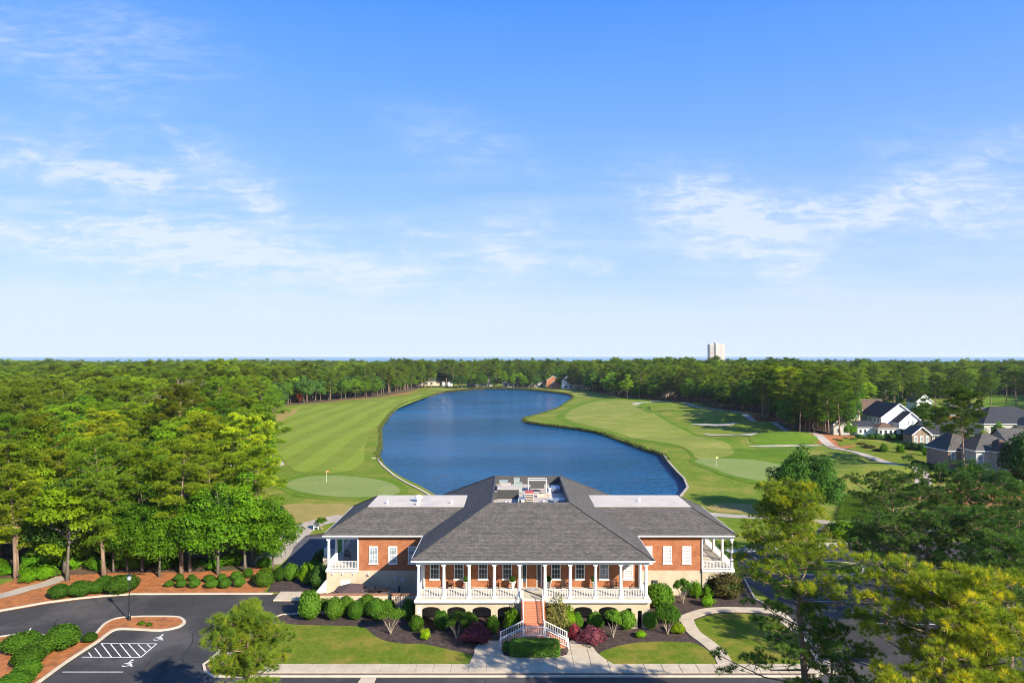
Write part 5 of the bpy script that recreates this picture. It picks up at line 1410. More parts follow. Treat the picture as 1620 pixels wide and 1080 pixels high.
# right side: pines that stand alone
for i, (a, b, c) in enumerate(((1214, 671, 590), (1218, 669, 586), (1209, 670, 600), (1225, 672, 583))):
    T(P_((4, 2, 4, 0)[i]), a, b, c, 'tall pine in the tight clump of four at the edge of the right wood', 'pine_tree', .85, (.8, .8, .8), 'four pines in a tight clump on the right', dx=(i - 1.5) * 1.2)
T(P_(1), 1265, 689, 596, 'leftmost of the three slender pines on orange straw beside the cart path', 'pine_tree', 1.15, (.65, .75, .7))
T(P_(3), 1311, 693, 600, 'middle one of the three slender pines on orange straw beside the cart path', 'pine_tree', 1.1, (.65, .75, .7))
T(P_(0), 1329, 690, 607, 'rightmost of the three slender pines on orange straw, beside the white house', 'pine_tree', 1.1, (.7, .8, .7))
T(L_(0), 1300, 686, 640, 'bright green tree behind the three slender pines', 'broadleaf_tree', 1.0)
T(B_(1), 1255, 683, 628, 'leafy green tree left of the three slender pines', 'broadleaf_tree', .9, (.7, .8, .8))
T(P_(4), 1488, 742, 645, 'pine with a rusty straight trunk in front of the dark brick house', 'pine_tree', 1.05, (.6, .7, .65))
T(P_(0), 1526, 758, 618, 'tall leaning pine with a sparse crown before the grey roofed house', 'pine_tree', .85, (.85, .9, .85))
T(P_(4), 1532, 752, 622, 'second leaning pine close beside the sparse one before the grey house', 'pine_tree', .7, (.85, .9, .85))
T(P_(1), 1470, 700, 640, 'dark spreading pine between the white house and the grey roof', 'pine_tree', 1.0, (.5, .6, .55))
T(P_(2), 1448, 668, 606, 'broad pine behind the white house', 'pine_tree', 1.2, (.6, .7, .6))
T(P_(1), 1400, 660, 604, 'pine rising behind the roof of the white house', 'pine_tree', 1.2, (.6, .7, .6))
T(P_(3), 1345, 672, 606, 'pine at the left end of the houses', 'pine_tree', 1.1, (.65, .75, .65))
for i, (a, b, c) in enumerate(((1480, 655, 596), (1500, 668, 600), (1530, 644, 590), (1568, 640, 590), (1592, 636, 588), (1608, 645, 588), (1552, 650, 598))):
    T(P_(i), a, b, c, ('dark pine behind the roof of the dark brick house', 'dark pine just left of the red brick house', 'dark pine left of the far right lawn', 'dark pine before the middle of the far right lawn', 'dark pine before the right part of the far right lawn', 'dark pine at the right end of the far right lawn', 'dark pine directly behind the red brick house')[i], 'pine_tree', 1.1, (.6, .7, .62), 'dark pines among the right hand houses')
T(B_(2), 1425, 652, 622, 'small leafy tree beside the pale gable behind the white house', 'broadleaf_tree', 1, (.7, .8, .7))
for i, (a, b, c) in enumerate(((1240, 677, 604), (1252, 681, 612), (1275, 684, 606), (1288, 686, 612), (1322, 686, 612), (1336, 688, 604), (1285, 679, 600), (1305, 681, 604), (1232, 671, 598), (1256, 672, 600))):
    T((P_(1), B_(0), P_(3), B_(2), B_(3), P_(1), D_(0), P_(4), P_(3), D_(1))[i], a, b, c, 'tree of the dense group behind the three slender pines', ('pine_tree', 'broadleaf_tree', 'pine_tree', 'broadleaf_tree', 'broadleaf_tree', 'pine_tree', 'evergreen_tree', 'pine_tree', 'pine_tree', 'evergreen_tree')[i], 1.0, (.7, .8, .72), 'trees of the dense group behind the three slender pines')
r2 = random.Random(3)
for i in range(64):
    px = r2.uniform(664, 945); pb = 613.4 + max(0, (px - 880) * .09) + r2.uniform(-1.4, .9); k_ = i % 5
    T((P_(i), B_(i), P_(i + 1), D_(i), L_(i))[k_], px, pb, pb - (r2.uniform(34, 46) if k_ in (0, 2) else r2.uniform(18, 30)), ('pine', 'leafy tree', 'slim pine', 'dark evergreen', 'lime green tree')[k_] + ' standing before or between the houses of the far shore', ('pine_tree', 'broadleaf_tree', 'pine_tree', 'evergreen_tree', 'broadleaf_tree')[k_], None, (.8, .85, .8), ('pines', 'leafy trees', 'slim pines', 'evergreens', 'lime green trees')[k_] + ' between the houses of the far shore')
# low leafy trees that close the foot of the woods
for i in range(62):
    if i < 34: x, y = rnd.uniform(-72, -27), rnd.uniform(84, 101)
    else:
        px = rnd.uniform(935, 1235); pb = 628 + max(0, px - 1060) * .22 + rnd.uniform(-5, 0) - (0 if px > 1000 else 6); x, y = G(px, pb)
    if inside(OPEN, np.array([x]), np.array([y]))[0]: continue
    k_ = rnd.random(); h_ = rnd.uniform(5.5, 9) if i < 34 else rnd.uniform(8, 13)
    tree(B_(i) if k_ < .55 else (L_(i) if k_ < .75 else D_(i)), x, y, h_, 'low leafy tree under the taller ones at the foot of the ' + ('left wood' if i < 34 else 'right wood'), 'understorey_tree', 'tree', 'low trees at the foot of the ' + ('left wood' if i < 34 else 'right wood'), rnd.uniform(1.0, 1.3))
# big round dark tree
f, C = lobes_crown(6.3, 11.5, .4, 190, 220, .17, .19, flat=.95, low=.6)
DK = (f.mesh('crown', M['leaf_dark']), limb_mesh('trunk', 12, .4, C, M['bark'], limbs=10), 12.3)
tree(DK, 49.8, 116, 11.9, 'large round dark green tree beside the right putting green', 'evergreen_tree', 'tree', None, 1.05, (1.7, 1.7, 1.2), 0)
# low trees and bushes among the houses come with the shrubs below

# ---- foreground pines
def fg(x, y, h, cb, R_, nb, r0, per, cl, mat, label, K=30, L=.30, w=.022, shape='oval', lean=(0, 0), dense=1.3, flatten=.7, col_=(1, 1, 1), side=None, droop=.05, name='pine_tree'):
    cr, tr_ = pine_meshes('p', h, cb, R_, nb, r0, K, L, w, per, cl, M[mat], M['bark_pine'], lean, flatten, shape, 6, dense, droop, True, side)
    e = empty(name, (x, y, 0), label, 'tree')
    o = link('trunk', tr_, e); o = link('crown', cr, e); o.color = (*col_, 1)
    return e
P1L = 'tall foreground pine with open lower branches right of the clubhouse'
fg(18.8, 42.0, 18.8, 11.8, 4.1, 40, .27, 21, .58, 'needle_fg', P1L, K=30, L=.28, lean=(-1.9, .2), shape='cone', dense=1.4, col_=(1.1, 1.15, .95))
cr, tr_ = pine_meshes('p', 12.8, 6.2, 4.6, 24, .14, 28, .28, .026, 16, .48, M['needle_dark'], M['bark_pine'], (-1.25, .13), .5, 'cone', 6, 1.5, .12, True, (math.pi * .95, .2), rl=.075)
e = [o_ for o_ in col.objects if o_.get('label') == P1L][0]
o = link('limbs', tr_, e); o = link('lower_crown', cr, e); o.color = (1.25, 1.25, 1.0, 1)
fg(22.4, 37.0, 14.5, 7.8, 4.9, 32, .36, 20, .75, 'needle_fg', 'yellow tipped pine with a thick crooked trunk in the right foreground', K=36, L=.36, w=.026, shape='flat', lean=(1.6, .5), dense=1.5, col_=(1.28, 1.2, .85))
fg(26.6, 37.5, 13.0, 7.4, 3.6, 22, .26, 18, .65, 'needle_fg', 'yellow tipped pine close to the right border of the photo', K=36, L=.36, w=.026, shape='flat', lean=(-.5, 1), dense=1.5, col_=(1.25, 1.15, .85))
fg(25.5, 31.0, 11.2, 5.6, 3.4, 18, .25, 16, .65, 'needle_fg', 'lowest of the yellow tipped pines in the bottom right corner', K=36, L=.36, w=.026, shape='flat', dense=1.5, col_=(1.3, 1.15, .8))
fg(19.6, 42.0, 10.0, 5, 3.2, 16, .2, 12, .55, 'needle_fg', 'small light green pine at the foot of the tall foreground pine', K=26, shape='flat', dense=1.4, col_=(1.0, 1.1, .9))
for i, (px, Y_, pt_, r_, lb) in enumerate(((1430, 74, 762, 5.4, 'leftmost dark blue green pine with many leaning stems on the right'), (1495, 77, 752, 5.8, 'dark blue green pine with leaning stems next to the leftmost one'), (1560, 75, 764, 5.6, 'dark blue green pine third from the left on the right side'),
                                       (1625, 68, 795, 5.0, 'dark blue green pine cut by the right border of the photo'), (1388, 80, 838, 4.0, 'low dark pine between the tall foreground pine and the blue green ones'), (1600, 52, 860, 3.6, 'dark pine with thick forked stems at the right border'))):
    hh_ = H - (pt_ - 563) * Y_ / FPX
    fg(at(px, Y_), Y_, hh_, hh_ * .5, r_, 26, .24, 14, .62, 'needle_dark', lb, K=26, L=.36, w=.036, shape='flat', lean=(rng.uniform(-1.5, 1.5), rng.uniform(-.8, .8)), dense=1.5, col_=(1.1, 1.15, 1.1))
for i, (px, Y_, pt_, r_, lb) in enumerate(((1402, 69, 822, 4.2, 'smaller dark pine below the leftmost blue green pine'), (1465, 67, 816, 4.4, 'smaller dark pine between the two leftmost blue green pines'), (1532, 66, 818, 4.4, 'smaller dark pine below the third blue green pine'), (1590, 62, 822, 4.2, 'smaller dark pine near the blue car'))):
    hh_ = H - (pt_ - 563) * Y_ / FPX
    fg(at(px, Y_), Y_, hh_, hh_ * .35, r_, 24, .2, 14, .62, 'needle_dark', lb, K=26, L=.34, w=.036, shape='flat', lean=(rng.uniform(-1, 1), .3), dense=1.4, col_=(.95, 1.05, .95))
fg(-17.4, 44.0, 10.2, 5.2, 2.45, 24, .24, 20, .65, 'needle_fg', 'yellow green pine top standing before the lawn at bottom left', K=34, L=.34, w=.026, shape='flat', lean=(.3, .3), dense=1.6, col_=(1.15, 1.15, .9))
# ------------------------------------------------------------------ shrubs
def ball_mesh(name, n, size, mat, top=1.0, rough_=.06, seed=0, box=False, asp=.55):
    """clipped shrub, unit half size, base at z=0: leaves over an uneven rounded body plus a dark inner core"""
    f = Foliage(); dd = unit3(n)
    if box:
        q = rng.uniform(-1, 1, (n, 3)); ax = rng.integers(0, 3, n); q[np.arange(n), ax] = np.sign(q[np.arange(n), ax]); q[:, 2] = np.where((ax == 2), 1, q[:, 2])
        P = q.copy(); nn = np.zeros((n, 3)); nn[np.arange(n), ax] = np.sign(q[np.arange(n), ax])
        P += rng.normal(0, .035, (n, 3)); P[:, 2] += 1; P[:, :2] *= (1 - .06 * (np.abs(q[:, 2:3]) > .8)); dd = nn
    else:
        lump = 1 + rough_ * (np.sin(dd[:, 0] * 6 + seed) + np.sin(dd[:, 1] * 7 + seed * 2) + np.cos(dd[:, 2] * 6 + seed))
        r = lump * rng.uniform(.86, 1.04, n)
        P = dd * r[:, None]; P[:, 2] = P[:, 2] + 1
    f.cards(P, dd, size, asp, .55, .55 + rng.normal(0, .25, n))
    # inner leaves close the gaps
    m = n // 2; d2 = unit3(m); P2 = d2 * .80 * (1 if not box else 1.0); P2[:, 2] += 1
    f.cards(P2, d2, size * 1.9, .8, .2, .5 + rng.normal(0, .2, m))
    return f.mesh(name, M[mat])
SH = {k: [ball_mesh('foliage', 2600, .085, m, seed=i, rough_=r_) for i in range(3)] for k, m, r_ in (('green', 'shrub', .05), ('pink', 'shrub_pink', .17), ('olive', 'shrub_olive', .16), ('lime', 'leaf_lime', .12), ('dark', 'leaf_dark', .08), ('wild', 'leaf', .17))}
STEM = MB().tube([(0, 0, -.02), (.03, .02, .35), (0, .04, .9)], [.05, .045, .03], 6).tube([(.02, .02, .3), (.3, .1, .8)], [.03, .02], 5).tube([(.02, .02, .25), (-.28, -.08, .8)], [.03, .02], 5).mesh('stem', M['bark'], True, False)
def shrub(px, pyt, pyb, wpx, label, kind='green', name='round_shrub', group=None, Y=None, z=.09, col_=(1, 1, 1), dep=1.0):
    """top, bottom and width in the photo"""
    y = Y or G(px, pyb, z)[1]; x = at(px, y); w = wpx * y / FPX
    top_ = zat(pyt + 0.0, y + w * .25) - z; h = max(.3, top_)
    e = empty(name, (x, y + w * .4, z), label, 'bush', group, rnd.uniform(0, 6))
    s = link('stem', STEM, e); s.scale = (w * .5, w * .5, h * .6)
    o = link('foliage', SH[kind][rnd.randrange(3)], e); o.scale = (w / 2 * rnd.uniform(.92, 1.1), w / 2 * dep * rnd.uniform(.85, 1.1), h / 2); o.color = (*col_, 1)
    return e
FR = 'clipped round shrubs of the front beds'
lst = [(487, 935, 962, 30, 'tall clipped shrub behind the leftmost big one by the concrete apron', (1, 1, 1)),
 (486, 938, 984, 35, 'leftmost big clipped shrub in the front row beside the concrete apron', (1.1, 1.1, 1)),
 (512, 941, 971, 22, 'clipped shrub against the courtyard wall, second behind the front row', (1, 1, 1)),
 (526, 947, 983, 30, 'second big clipped shrub of the front row before the courtyard wall', (1.1, 1.1, 1)),
 (547, 944, 976, 22, 'clipped shrub against the courtyard wall under the brown umbrella', (1, 1, 1)),
 (561, 952, 983, 22, 'third clipped shrub of the front row before the courtyard wall', (1.05, 1.1, 1)),
 (579, 942, 976, 25, 'tall clipped shrub against the courtyard wall in the middle', (1.05, 1.1, 1)),
 (593, 948, 982, 27, 'fourth clipped shrub of the front row before the courtyard wall', (1.1, 1.1, 1)),
 (613, 949, 975, 22, 'clipped shrub left of the slatted gate', (.9, 1, 1)), (645, 950, 985, 24, 'dark clipped shrub at the corner of the main porch', (.6, .7, .7)),
 (657, 975, 1001, 25, 'small round shrub left of the first arch', (1.1, 1.1, 1)), (697, 967, 999, 24, 'round dark shrub before the first arch', (.7, .8, .8)),
 (742, 970, 1000, 26, 'round shrub before the second arch behind the forked small tree', (.9, .95, .9)), (780, 975, 1003, 21, 'round shrub before the third arch beside the pink bush', (.8, .95, .9)),
 (912, 970, 998, 22, 'round shrub touching the big olive bush right of the stairs', (1.1, 1.1, 1)), (943, 970, 999, 26, 'round shrub below the second arch right of the stairs', (1, 1.05, 1)),
 (993, 967, 999, 29, 'round shrub right of the forked small tree near the right end of the porch', (1, 1.05, 1)), (1030, 968, 997, 24, 'round shrub at the right end corner of the main porch', (1, 1.05, 1)),
 (1046, 914, 940, 38, 'upper part of the big shrub mass beside the right wing', (1.1, 1.15, 1)), (1047, 926, 965, 46, 'big bright shrub beside the right corner of the main porch', (1.1, 1.2, 1)), (1060, 957, 990, 34, 'spreading shrub in front of the big bright one at the porch corner', (1.05, 1.15, 1))]
for a in lst: shrub(*a[:5], 'green', 'clipped_shrub', None, col_=a[5])
shrub(672, 996, 1013, 19, 'small pale lime shrub beside the round one at the left of the porch', 'lime', 'small_shrub', col_=(1.1, 1.1, 1))
shrub(752, 991, 1020, 38, 'pink flowering bush left of the entrance plaza', 'pink', 'flowering_bush'); shrub(765, 1000, 1021, 20, 'low dark pink bush touching the left edge of the plaza', 'pink', 'flowering_bush', col_=(.7, .7, .7))
shrub(812, 966, 1001, 22, 'loose light green shrub in the corner left of the stairs', 'wild', 'loose_shrub', col_=(1.2, 1.2, 1))
shrub(883, 952, 1003, 46, 'big olive brown bush right of the brick stairs', 'olive', 'loose_shrub'); shrub(898, 965, 1003, 30, 'smaller olive bush leaning against the big one', 'wild', 'loose_shrub', col_=(1.1, 1, .9))
shrub(909, 989, 1014, 18, 'dark pink bush below the olive bush right of the stairs', 'pink', 'flowering_bush', col_=(.8, .6, .6)); shrub(938, 996, 1024, 40, 'pink flowering bush right of the entrance plaza', 'pink', 'flowering_bush', col_=(.85, .8, .85))
shrub(1036, 950, 962, 16, 'small red leaved shrub before the big bright one', 'pink', 'red_shrub', col_=(1.2, .9, .4))
shrub(1015, 999, 1010, 15, 'small lime plant alone on the dark mulch', 'lime', 'small_shrub', col_=(.9, 1.1, 1)); shrub(1074, 987, 1004, 22, 'yellow green shrub at the fork of the garden walk', 'lime', 'small_shrub', col_=(1.1, 1, .8))
shrub(1103, 922, 947, 18, 'narrow green shrub by the right wing wall', 'wild', 'loose_shrub', col_=(1.2, 1.3, 1)); shrub(1121, 928, 948, 18, 'upper of two bright shrubs beside the side porch arch', 'wild', 'loose_shrub', col_=(1.3, 1.4, 1)); shrub(1122, 943, 961, 18, 'lower of two bright shrubs beside the side porch arch', 'wild', 'loose_shrub', col_=(1.4, 1.5, 1))
shrub(1155, 908, 950, 46, 'large dull brownish bush at the corner of the right wing', 'olive', 'loose_shrub', col_=(.7, .65, .7))
shrub(1150, 1050, 1053, 4, 'tiny tuft beside the walk', 'wild', 'small_shrub') if False else None
# hedge of the plaza bed
hb = [ball_mesh('foliage', 9000, .055, 'leaf_dark', box=True)]
x0, y0 = G(845, 1040, .19); e = empty('box_hedge', (SC, 61.55, .19), 'dark clipped box hedge in front of the stair landing', 'hedge')
o = link('foliage', hb[0], e); o.scale = (2.12, .75, .56); o.color = (1.25, 1.3, 1, 1)
o = link('stem', STEM, e); o.scale = (1, 1, .6)
e = shrub(802, 1015, 1034, 16, 'low dark shrub left of the box hedge', 'dark', 'small_shrub')
# shrubs by the forest edge and on the island
SR = 'low shrubs along the straw bed'
LB = []
for a in [(85, 926, 950, 36), (118, 921, 947, 36), (148, 920, 941, 23), (182, 912, 943, 46), (160, 912, 930, 26), (265, 919, 929, 14), (284, 917, 930, 15), (280, 908, 921, 15), (305, 915, 931, 17), (301, 909, 920, 13), (332, 918, 931, 20), (328, 910, 922, 18), (353, 915, 932, 19), (348, 908, 921, 16), (376, 912, 930, 19), (371, 904, 920, 18), (390, 900, 915, 16)]:
    LB.append(a)
ORD = 'first second third fourth fifth sixth seventh eighth ninth tenth eleventh twelfth thirteenth fourteenth fifteenth sixteenth seventeenth'.split()
for oi_, a in enumerate(sorted(LB)):
    shrub(*a, f'low green shrub on orange straw, {ORD[oi_]} from the left along the car park kerb', 'green', 'low_shrub', SR, z=.05, col_=(.9, 1.0, .9))
shrub(413, 906, 931, 29, 'neat round shrub at the end of the straw bed', 'green', 'low_shrub', z=.05); shrub(415, 902, 922, 32, 'pale green shrub behind the neat round one at the end of the straw bed', 'lime', 'low_shrub', z=.05, col_=(.9, .9, 1.1))
for a, lb in zip([(440, 899, 921, 22), (457, 893, 921, 26), (482, 894, 926, 26), (494, 888, 905, 26), (503, 895, 936, 34), (508, 872, 900, 30)],
                 ['light green shrub at the left end of the mulch bed by the apron', 'rounded green shrub in the mulch bed by the apron', 'speckled pale shrub in the mulch bed by the apron', 'lime topped shrub behind the speckled pale one', 'dark tall shrub at the corner of the left wing', 'dark shrub behind the tall one under the left side porch']):
    shrub(*a, lb, 'dark' if 'dark' in lb else ('lime' if ('lime' in lb or 'pale' in lb) else 'green'), 'garden_shrub', None, z=.1, col_=(1, 1.05, 1))
for a, lb in zip([(22, 1004, 1040, 56), (83, 993, 1034, 58), (50, 1014, 1044, 46), (32, 1026, 1060, 50), (32, 1047, 1079, 42), (12, 1066, 1095, 50)],
                 ['large mounded shrub at the left border on the car park island', 'largest mounded shrub on the car park island next to the single small ball', 'mounded shrub between the two largest on the island', 'mounded shrub third from the bottom on the island', 'mounded shrub second from the bottom on the island', 'lowest mounded shrub at the bottom left corner']):
    shrub(*a, lb, 'green', 'mounded_shrub', None, z=.1, col_=(1.05, 1.15, .9))
shrub(137, 1002, 1018, 21, 'single small ball shrub near the bend of the island kerb', 'green', 'mounded_shrub', z=.1)
shrub(222, 983, 989, 11, 'tiny green tuft right of the street lamp', 'wild', 'small_shrub', z=.1); shrub(234, 985, 991, 9, 'tinier green tuft further right of the street lamp', 'wild', 'small_shrub', z=.1)
# undergrowth at the foot of the left wood
for i in range(26):
    px = rnd.uniform(-30, 240) if i < 18 else rnd.uniform(240, 430); pb = rnd.uniform(899, 925 - px * .04) if px < 160 else rnd.uniform(893, 903)
    shrub(px, pb - rnd.uniform(12, 24), pb, rnd.uniform(20, 38), 'loose green undergrowth bush at the foot of the left wood', 'wild', 'undergrowth_bush', 'undergrowth bushes at the foot of the left wood', z=.03, col_=(.9, 1.1, .8))

# small multi-stemmed trees (crown on pale forked stems)
def forked(px, pyt, pyb, wpx, label, col_=(1, 1, 1), kind='green', z=.09):
    y = G(px, pyb, z)[1]; x = at(px, y); w = wpx * y / FPX; h = zat(pyt, y) - z
    e = empty('small_tree', (x, y, z), label, 'tree', None, rnd.uniform(0, 6))
    mb = MB()
    for k in range(6):
        a = k * 1.05; d = Vector((math.cos(a), math.sin(a), 0))
        mb.tube([(0, 0, -.03), d * w * .10 + Vector((0, 0, h * .25)), d * w * .28 + Vector((0, 0, h * .55))], [.05, .03, .015], 6, cap=False)
    mb.build('trunk', M['bark_pale'], e, True, False)
    f = Foliage()
    for k in range(16):
        a = rng.uniform(0, 6.28); r = w * .36 * math.sqrt(rng.random()); c = np.array([r * math.cos(a), r * math.sin(a), h * (.68 + .16 * rng.random() - .12 * (r / (w * .36)) ** 2)])
        dd = unit3(170); dd[:, 2] = np.abs(dd[:, 2]) - .2
        f.cards(c + dd * np.array([w * .17, w * .17, h * .17]) * rng.uniform(.5, 1.05, 170)[:, None], dd + np.array([0, 0, .5]), .085, .45, .5, .5 + rng.normal(0, .25, 170))
    me = f.mesh('crown', M['shrub' if kind == 'green' else 'leaf']); o = link('crown', me, e); o.color = (*col_, 1)
forked(618, 958, 1002, 48, 'small tree on pale forked stems left of the main porch', (1.0, 1.0, .9))
forked(722, 964, 1010, 44, 'small tree on forked stems before the second arch', (.9, .95, .9))
forked(970, 962, 1008, 34, 'small tree on forked stems right of the stairs', (1, 1, .9))
forked(1056, 956, 1003, 44, 'small tree on forked stems before the porch corner by the walk', (.95, .95, .9))
forked(1080, 912, 954, 34, 'small round tree on forked stems beside the right wing', (.9, 1.05, .9))
forked(509, 816, 838, 20, 'little tree beside the cart path behind the left wing', (.7, .75, .7), 'leaf', z=.05)
o = MB().box(-.5, .5, -.2, .2, .35, .42).box(-.5, -.4, -.2, .2, 0, .349).box(.4, .5, -.2, .2, 0, .349).box(-.5, .5, .15, .2, .421, .9).build('garden_bench', M['white'], None); o.location = (*G(500, 838), .06); o.scale = (.8, .8, 1.2); tag(o, 'small white bench beside the little tree behind the left wing', 'bench')
# potted shrubs on the porch
def urn(px, label):
    e = empty('potted_shrub', (at(px, 69.9), 69.9, ZF), label, 'plant pot', 'potted shrubs on the front porch')
    MB().lathe([(.2, 0), (.22, .06), (.12, .14), (.16, .3), (.30, .75), (.36, .84), (.33, .86)], n=14).build('urn', M['terracotta'], e)
    o = link('foliage', SH['green'][0], e); o.scale = (.31, .31, .29); o.location = (0, 0, .82); o.color = (.55, .6, .55, 1)
urn(811, 'potted ball shrub in a pale urn left of the entrance door'); urn(868, 'potted ball shrub in a pale urn right of the entrance door')
urn(738, 'potted shrub in an urn half hidden by the third porch column'); urn(940, 'potted shrub in an urn half hidden by the seventh porch column')

# wild grass patch on the right: blades in a mass
def tuft_patch(name, pts, n, L, w, mat='reed', K=9):
    xs = [p[0] for p in pts]; ys = [p[1] for p in pts]; f = Foliage()
    X = rng.uniform(min(xs), max(xs), n * 3); Y = rng.uniform(min(ys), max(ys), n * 3); k = inside(pts, X, Y); X, Y = X[k][:n], Y[k][:n]
    P = np.column_stack([X, Y, hgt(X, Y)]); f.tufts(P, np.tile((0, 0, 1.0), (len(P), 1)), K, L, w, .38)
    o = link(name, f.mesh(name, M[mat])); o['kind'] = 'stuff'; o.color = (1, 1, 1, 1)
tuft_patch('wild_grass', GP([(1325, 824), (1332, 800), (1345, 783), (1400, 780), (1440, 790), (1430, 818), (1380, 824)]), 5200, .8, .07)
tuft_patch('shore_reeds', GP([(703, 620.6), (760, 615), (825, 615.6), (880, 621), (905, 624.5), (902, 623), (880, 619.4), (825, 613.7), (760, 613.3), (705, 619)]), 3000, 1.1, .25, 'shrub_olive', 6)
shore = [(x, y) for x, y in POND if y < 560 and (x < -20 or y > 190)]
# rough grass fringe on the banks
f = Foliage(); q = []
for i in range(len(POND) - 4):
    a, b = np.array(POND[i]), np.array(POND[(i + 1) % len(POND)])
    L_len = np.linalg.norm(b - a)
    if min(a[1], b[1]) < 172: continue
    m = int(L_len * 4); s = rng.random(m)[:, None]; q.append(a + (b - a) * s + rng.normal(0, .35, (m, 2)))
q = np.concatenate(q); zz = np.where(inside(POND, q[:, 0], q[:, 1]), -.5, 0)
f.tufts(np.column_stack([q, zz]), np.tile((0, 0, 1.0), (len(q), 1)), 7, .75, .12, .5)
o = link('bank_grass', f.mesh('bank_grass', M['shrub_olive'])); o['kind'] = 'stuff'; o.color = (.8, .9, .8, 1)

# ------------------------------------------------------------------ houses
def house(name, x, y, label, blocks, cat='house', z=0):
    """blocks: (kind, x0, x1, y0, y1, zeave, zridge, wall, roof) with kind 'gx' ridge along X, 'gy' ridge along Y, 'hip'; coordinates relative to (x, y)"""
    e = empty(name, (x, y, z), label, cat)
    for bi, (kd, x0, x1, y0, y1, ze, zr, wm, rm) in enumerate(blocks):
        q = bi * .004; xm, ym = (x0 + x1) / 2, (y0 + y1) / 2; ov = .45
        MB().box(x0 + q, x1 - q, y0 + q, y1 - q, -.3, ze).build('wall', M[wm], e)
        sl = (zr - ze) / ((x1 - x0) / 2 if kd == 'gy' else (y1 - y0) / 2)
        X0, X1, Y0, Y1 = x0 - ov, x1 + ov, y0 - ov, y1 + ov; zo = ze - ov * sl * .5 + .06
        if kd == 'gy':
            MB().add([(x0, y0, ze), (x1, y0, ze), (xm, y0, zr - .1), (x0, y1, ze), (x1, y1, ze), (xm, y1, zr - .1)], [(0, 1, 2), (5, 4, 3)]).build('gable', M[wm], e)
            rf = MB().add([(X0, Y0, zo), (xm, Y0, zr + .05), (X1, Y0, zo), (X0, Y1, zo), (xm, Y1, zr + .05), (X1, Y1, zo)], [(0, 1, 4, 3), (1, 2, 5, 4)])
            r = rf.build('roof', M[rm], e)
            MB().bar((X0, Y0 - .02, zo - .1), (xm, Y0 - .02, zr - .06), .12, .28).bar((X1, Y0 - .02, zo - .1), (xm, Y0 - .02, zr - .06), .12, .28).build('bargeboard', M['white'], r)
        elif kd == 'gx':
            MB().add([(x0, y0, ze), (x0, y1, ze), (x0, ym, zr - .1), (x1, y0, ze), (x1, y1, ze), (x1, ym, zr - .1)], [(0, 2, 1), (3, 4, 5)]).build('gable', M[wm], e)
            r = MB().add([(X0, Y0, zo), (X0, ym, zr + .05), (X0, Y1, zo), (X1, Y0, zo), (X1, ym, zr + .05), (X1, Y1, zo)], [(0, 3, 4, 1), (1, 4, 5, 2)]).build('roof', M[rm], e)
            MB().box(X0, X1, Y0 - .06, Y0 + .06, zo - .16, zo).build('gutter', M['white'], r)
        else:
            a = (y1 - y0) / 2 + ov; b = (x1 - x0) / 2 + ov; a = min(a, b * .98)
            w = (X1 - X0) / 2; d = (Y1 - Y0) / 2; m = min(w, d) * .985
            r = MB().add([(X0, Y0, zo), (X1, Y0, zo), (X1, Y1, zo), (X0, Y1, zo), (X0 + m, Y0 + m, zr), (X1 - m, Y0 + m, zr), (X1 - m, Y1 - m, zr), (X0 + m, Y1 - m, zr)], [(0, 1, 5, 4), (1, 2, 6, 5), (2, 3, 7, 6), (3, 0, 4, 7), (4, 5, 6, 7)]).build('roof', M[rm], e)
            MB().box(X0, X1, Y0 - .06, Y0 + .06, zo - .16, zo + .02).box(X0 - .06, X0 + .06, Y0 + .06, Y1, zo - .16, zo + .02).build('gutter', M['white'], r)
    return e
def hw(e, x, y, z0, z1, w, style='dark', face='-Y'):
    """window on a house wall; x, y relative to the house"""
    return window(e.location.x + x, z0 + e.location.z, z1 + e.location.z, w, e.location.y + y, e, style, face, sub=False)
H1x, H1y = 124.5, 229
h1 = house('white_house', H1x, H1y, 'two storey white house with dark roofs and a bright gable over a columned deck', [
    ('gy', 1.0, 13.0, 3, 17, 6.2, 10.9, 'siding', 'shingle_dark'), ('gy', 4.6, 12.2, -1.5, 3.0, 4.9, 8.4, 'siding', 'shingle_dark'),
    ('hip', -2.2, 4.59, -1.2, 5, 3.0, 4.6, 'siding', 'shingle_brown'), ('gx', -7.5, -2.2, 2, 9, 3.0, 4.8, 'siding', 'shingle_dark')])
for x in (-1.5, .2, 1.9, 3.4): hw(h1, x, -1.21, .8, 2.4, 1.1)
for x in (-6.6, -5.0): hw(h1, x, 1.99, .9, 2.3, 1.0)
for y in (.2, 2.4): hw(h1, -2.21, y, .8, 2.4, 1.1, 'dark', '-X')
for y in (5, 7, 10, 13): hw(h1, .99, y, 4.2, 5.6, .9, 'dark', '-X')
for x in (7.6, 9.0): hw(h1, x, -1.51, 3.6, 5.6, .9, 'pale')
dk = MB().box(4.4, 13.4, -4.6, -1.52, 2.75, 2.95).build('deck', M['white'], h1)
for x in (4.6, 7.5, 10.4, 13.2): MB().box(x - .14, x + .14, -4.5, -4.22, 0, 2.749).build('deck_post', M['white'], h1)
g = MB().box(4.4, 13.4, -4.58, -4.52, 3.8, 3.9)
for k in range(30): g.box(4.45 + k * .305, 4.53 + k * .305, -4.57, -4.53, 2.951, 3.799)
g.build('deck_railing', M['white'], h1)
MB().box(5.0, 13, -1.56, -1.51, .2, 2.6).build('screen_panel', M['glass'], h1)
x, y = G(1482, 703); h2 = house('dark_brick_house', x, y, 'low dark brick house with tall white windows right of the white house', [
    ('gy', -8.0, -2.5, -1, 4, 3.2, 5.6, 'brick_brown', 'shingle_mid'), ('gx', -2.5, 12, 1, 9, 2.9, 5.2, 'brick_brown', 'shingle_dark'), ('gx', 2, 12, 9, 15, 4.2, 6.2, 'siding_grey', 'shingle_dark')])
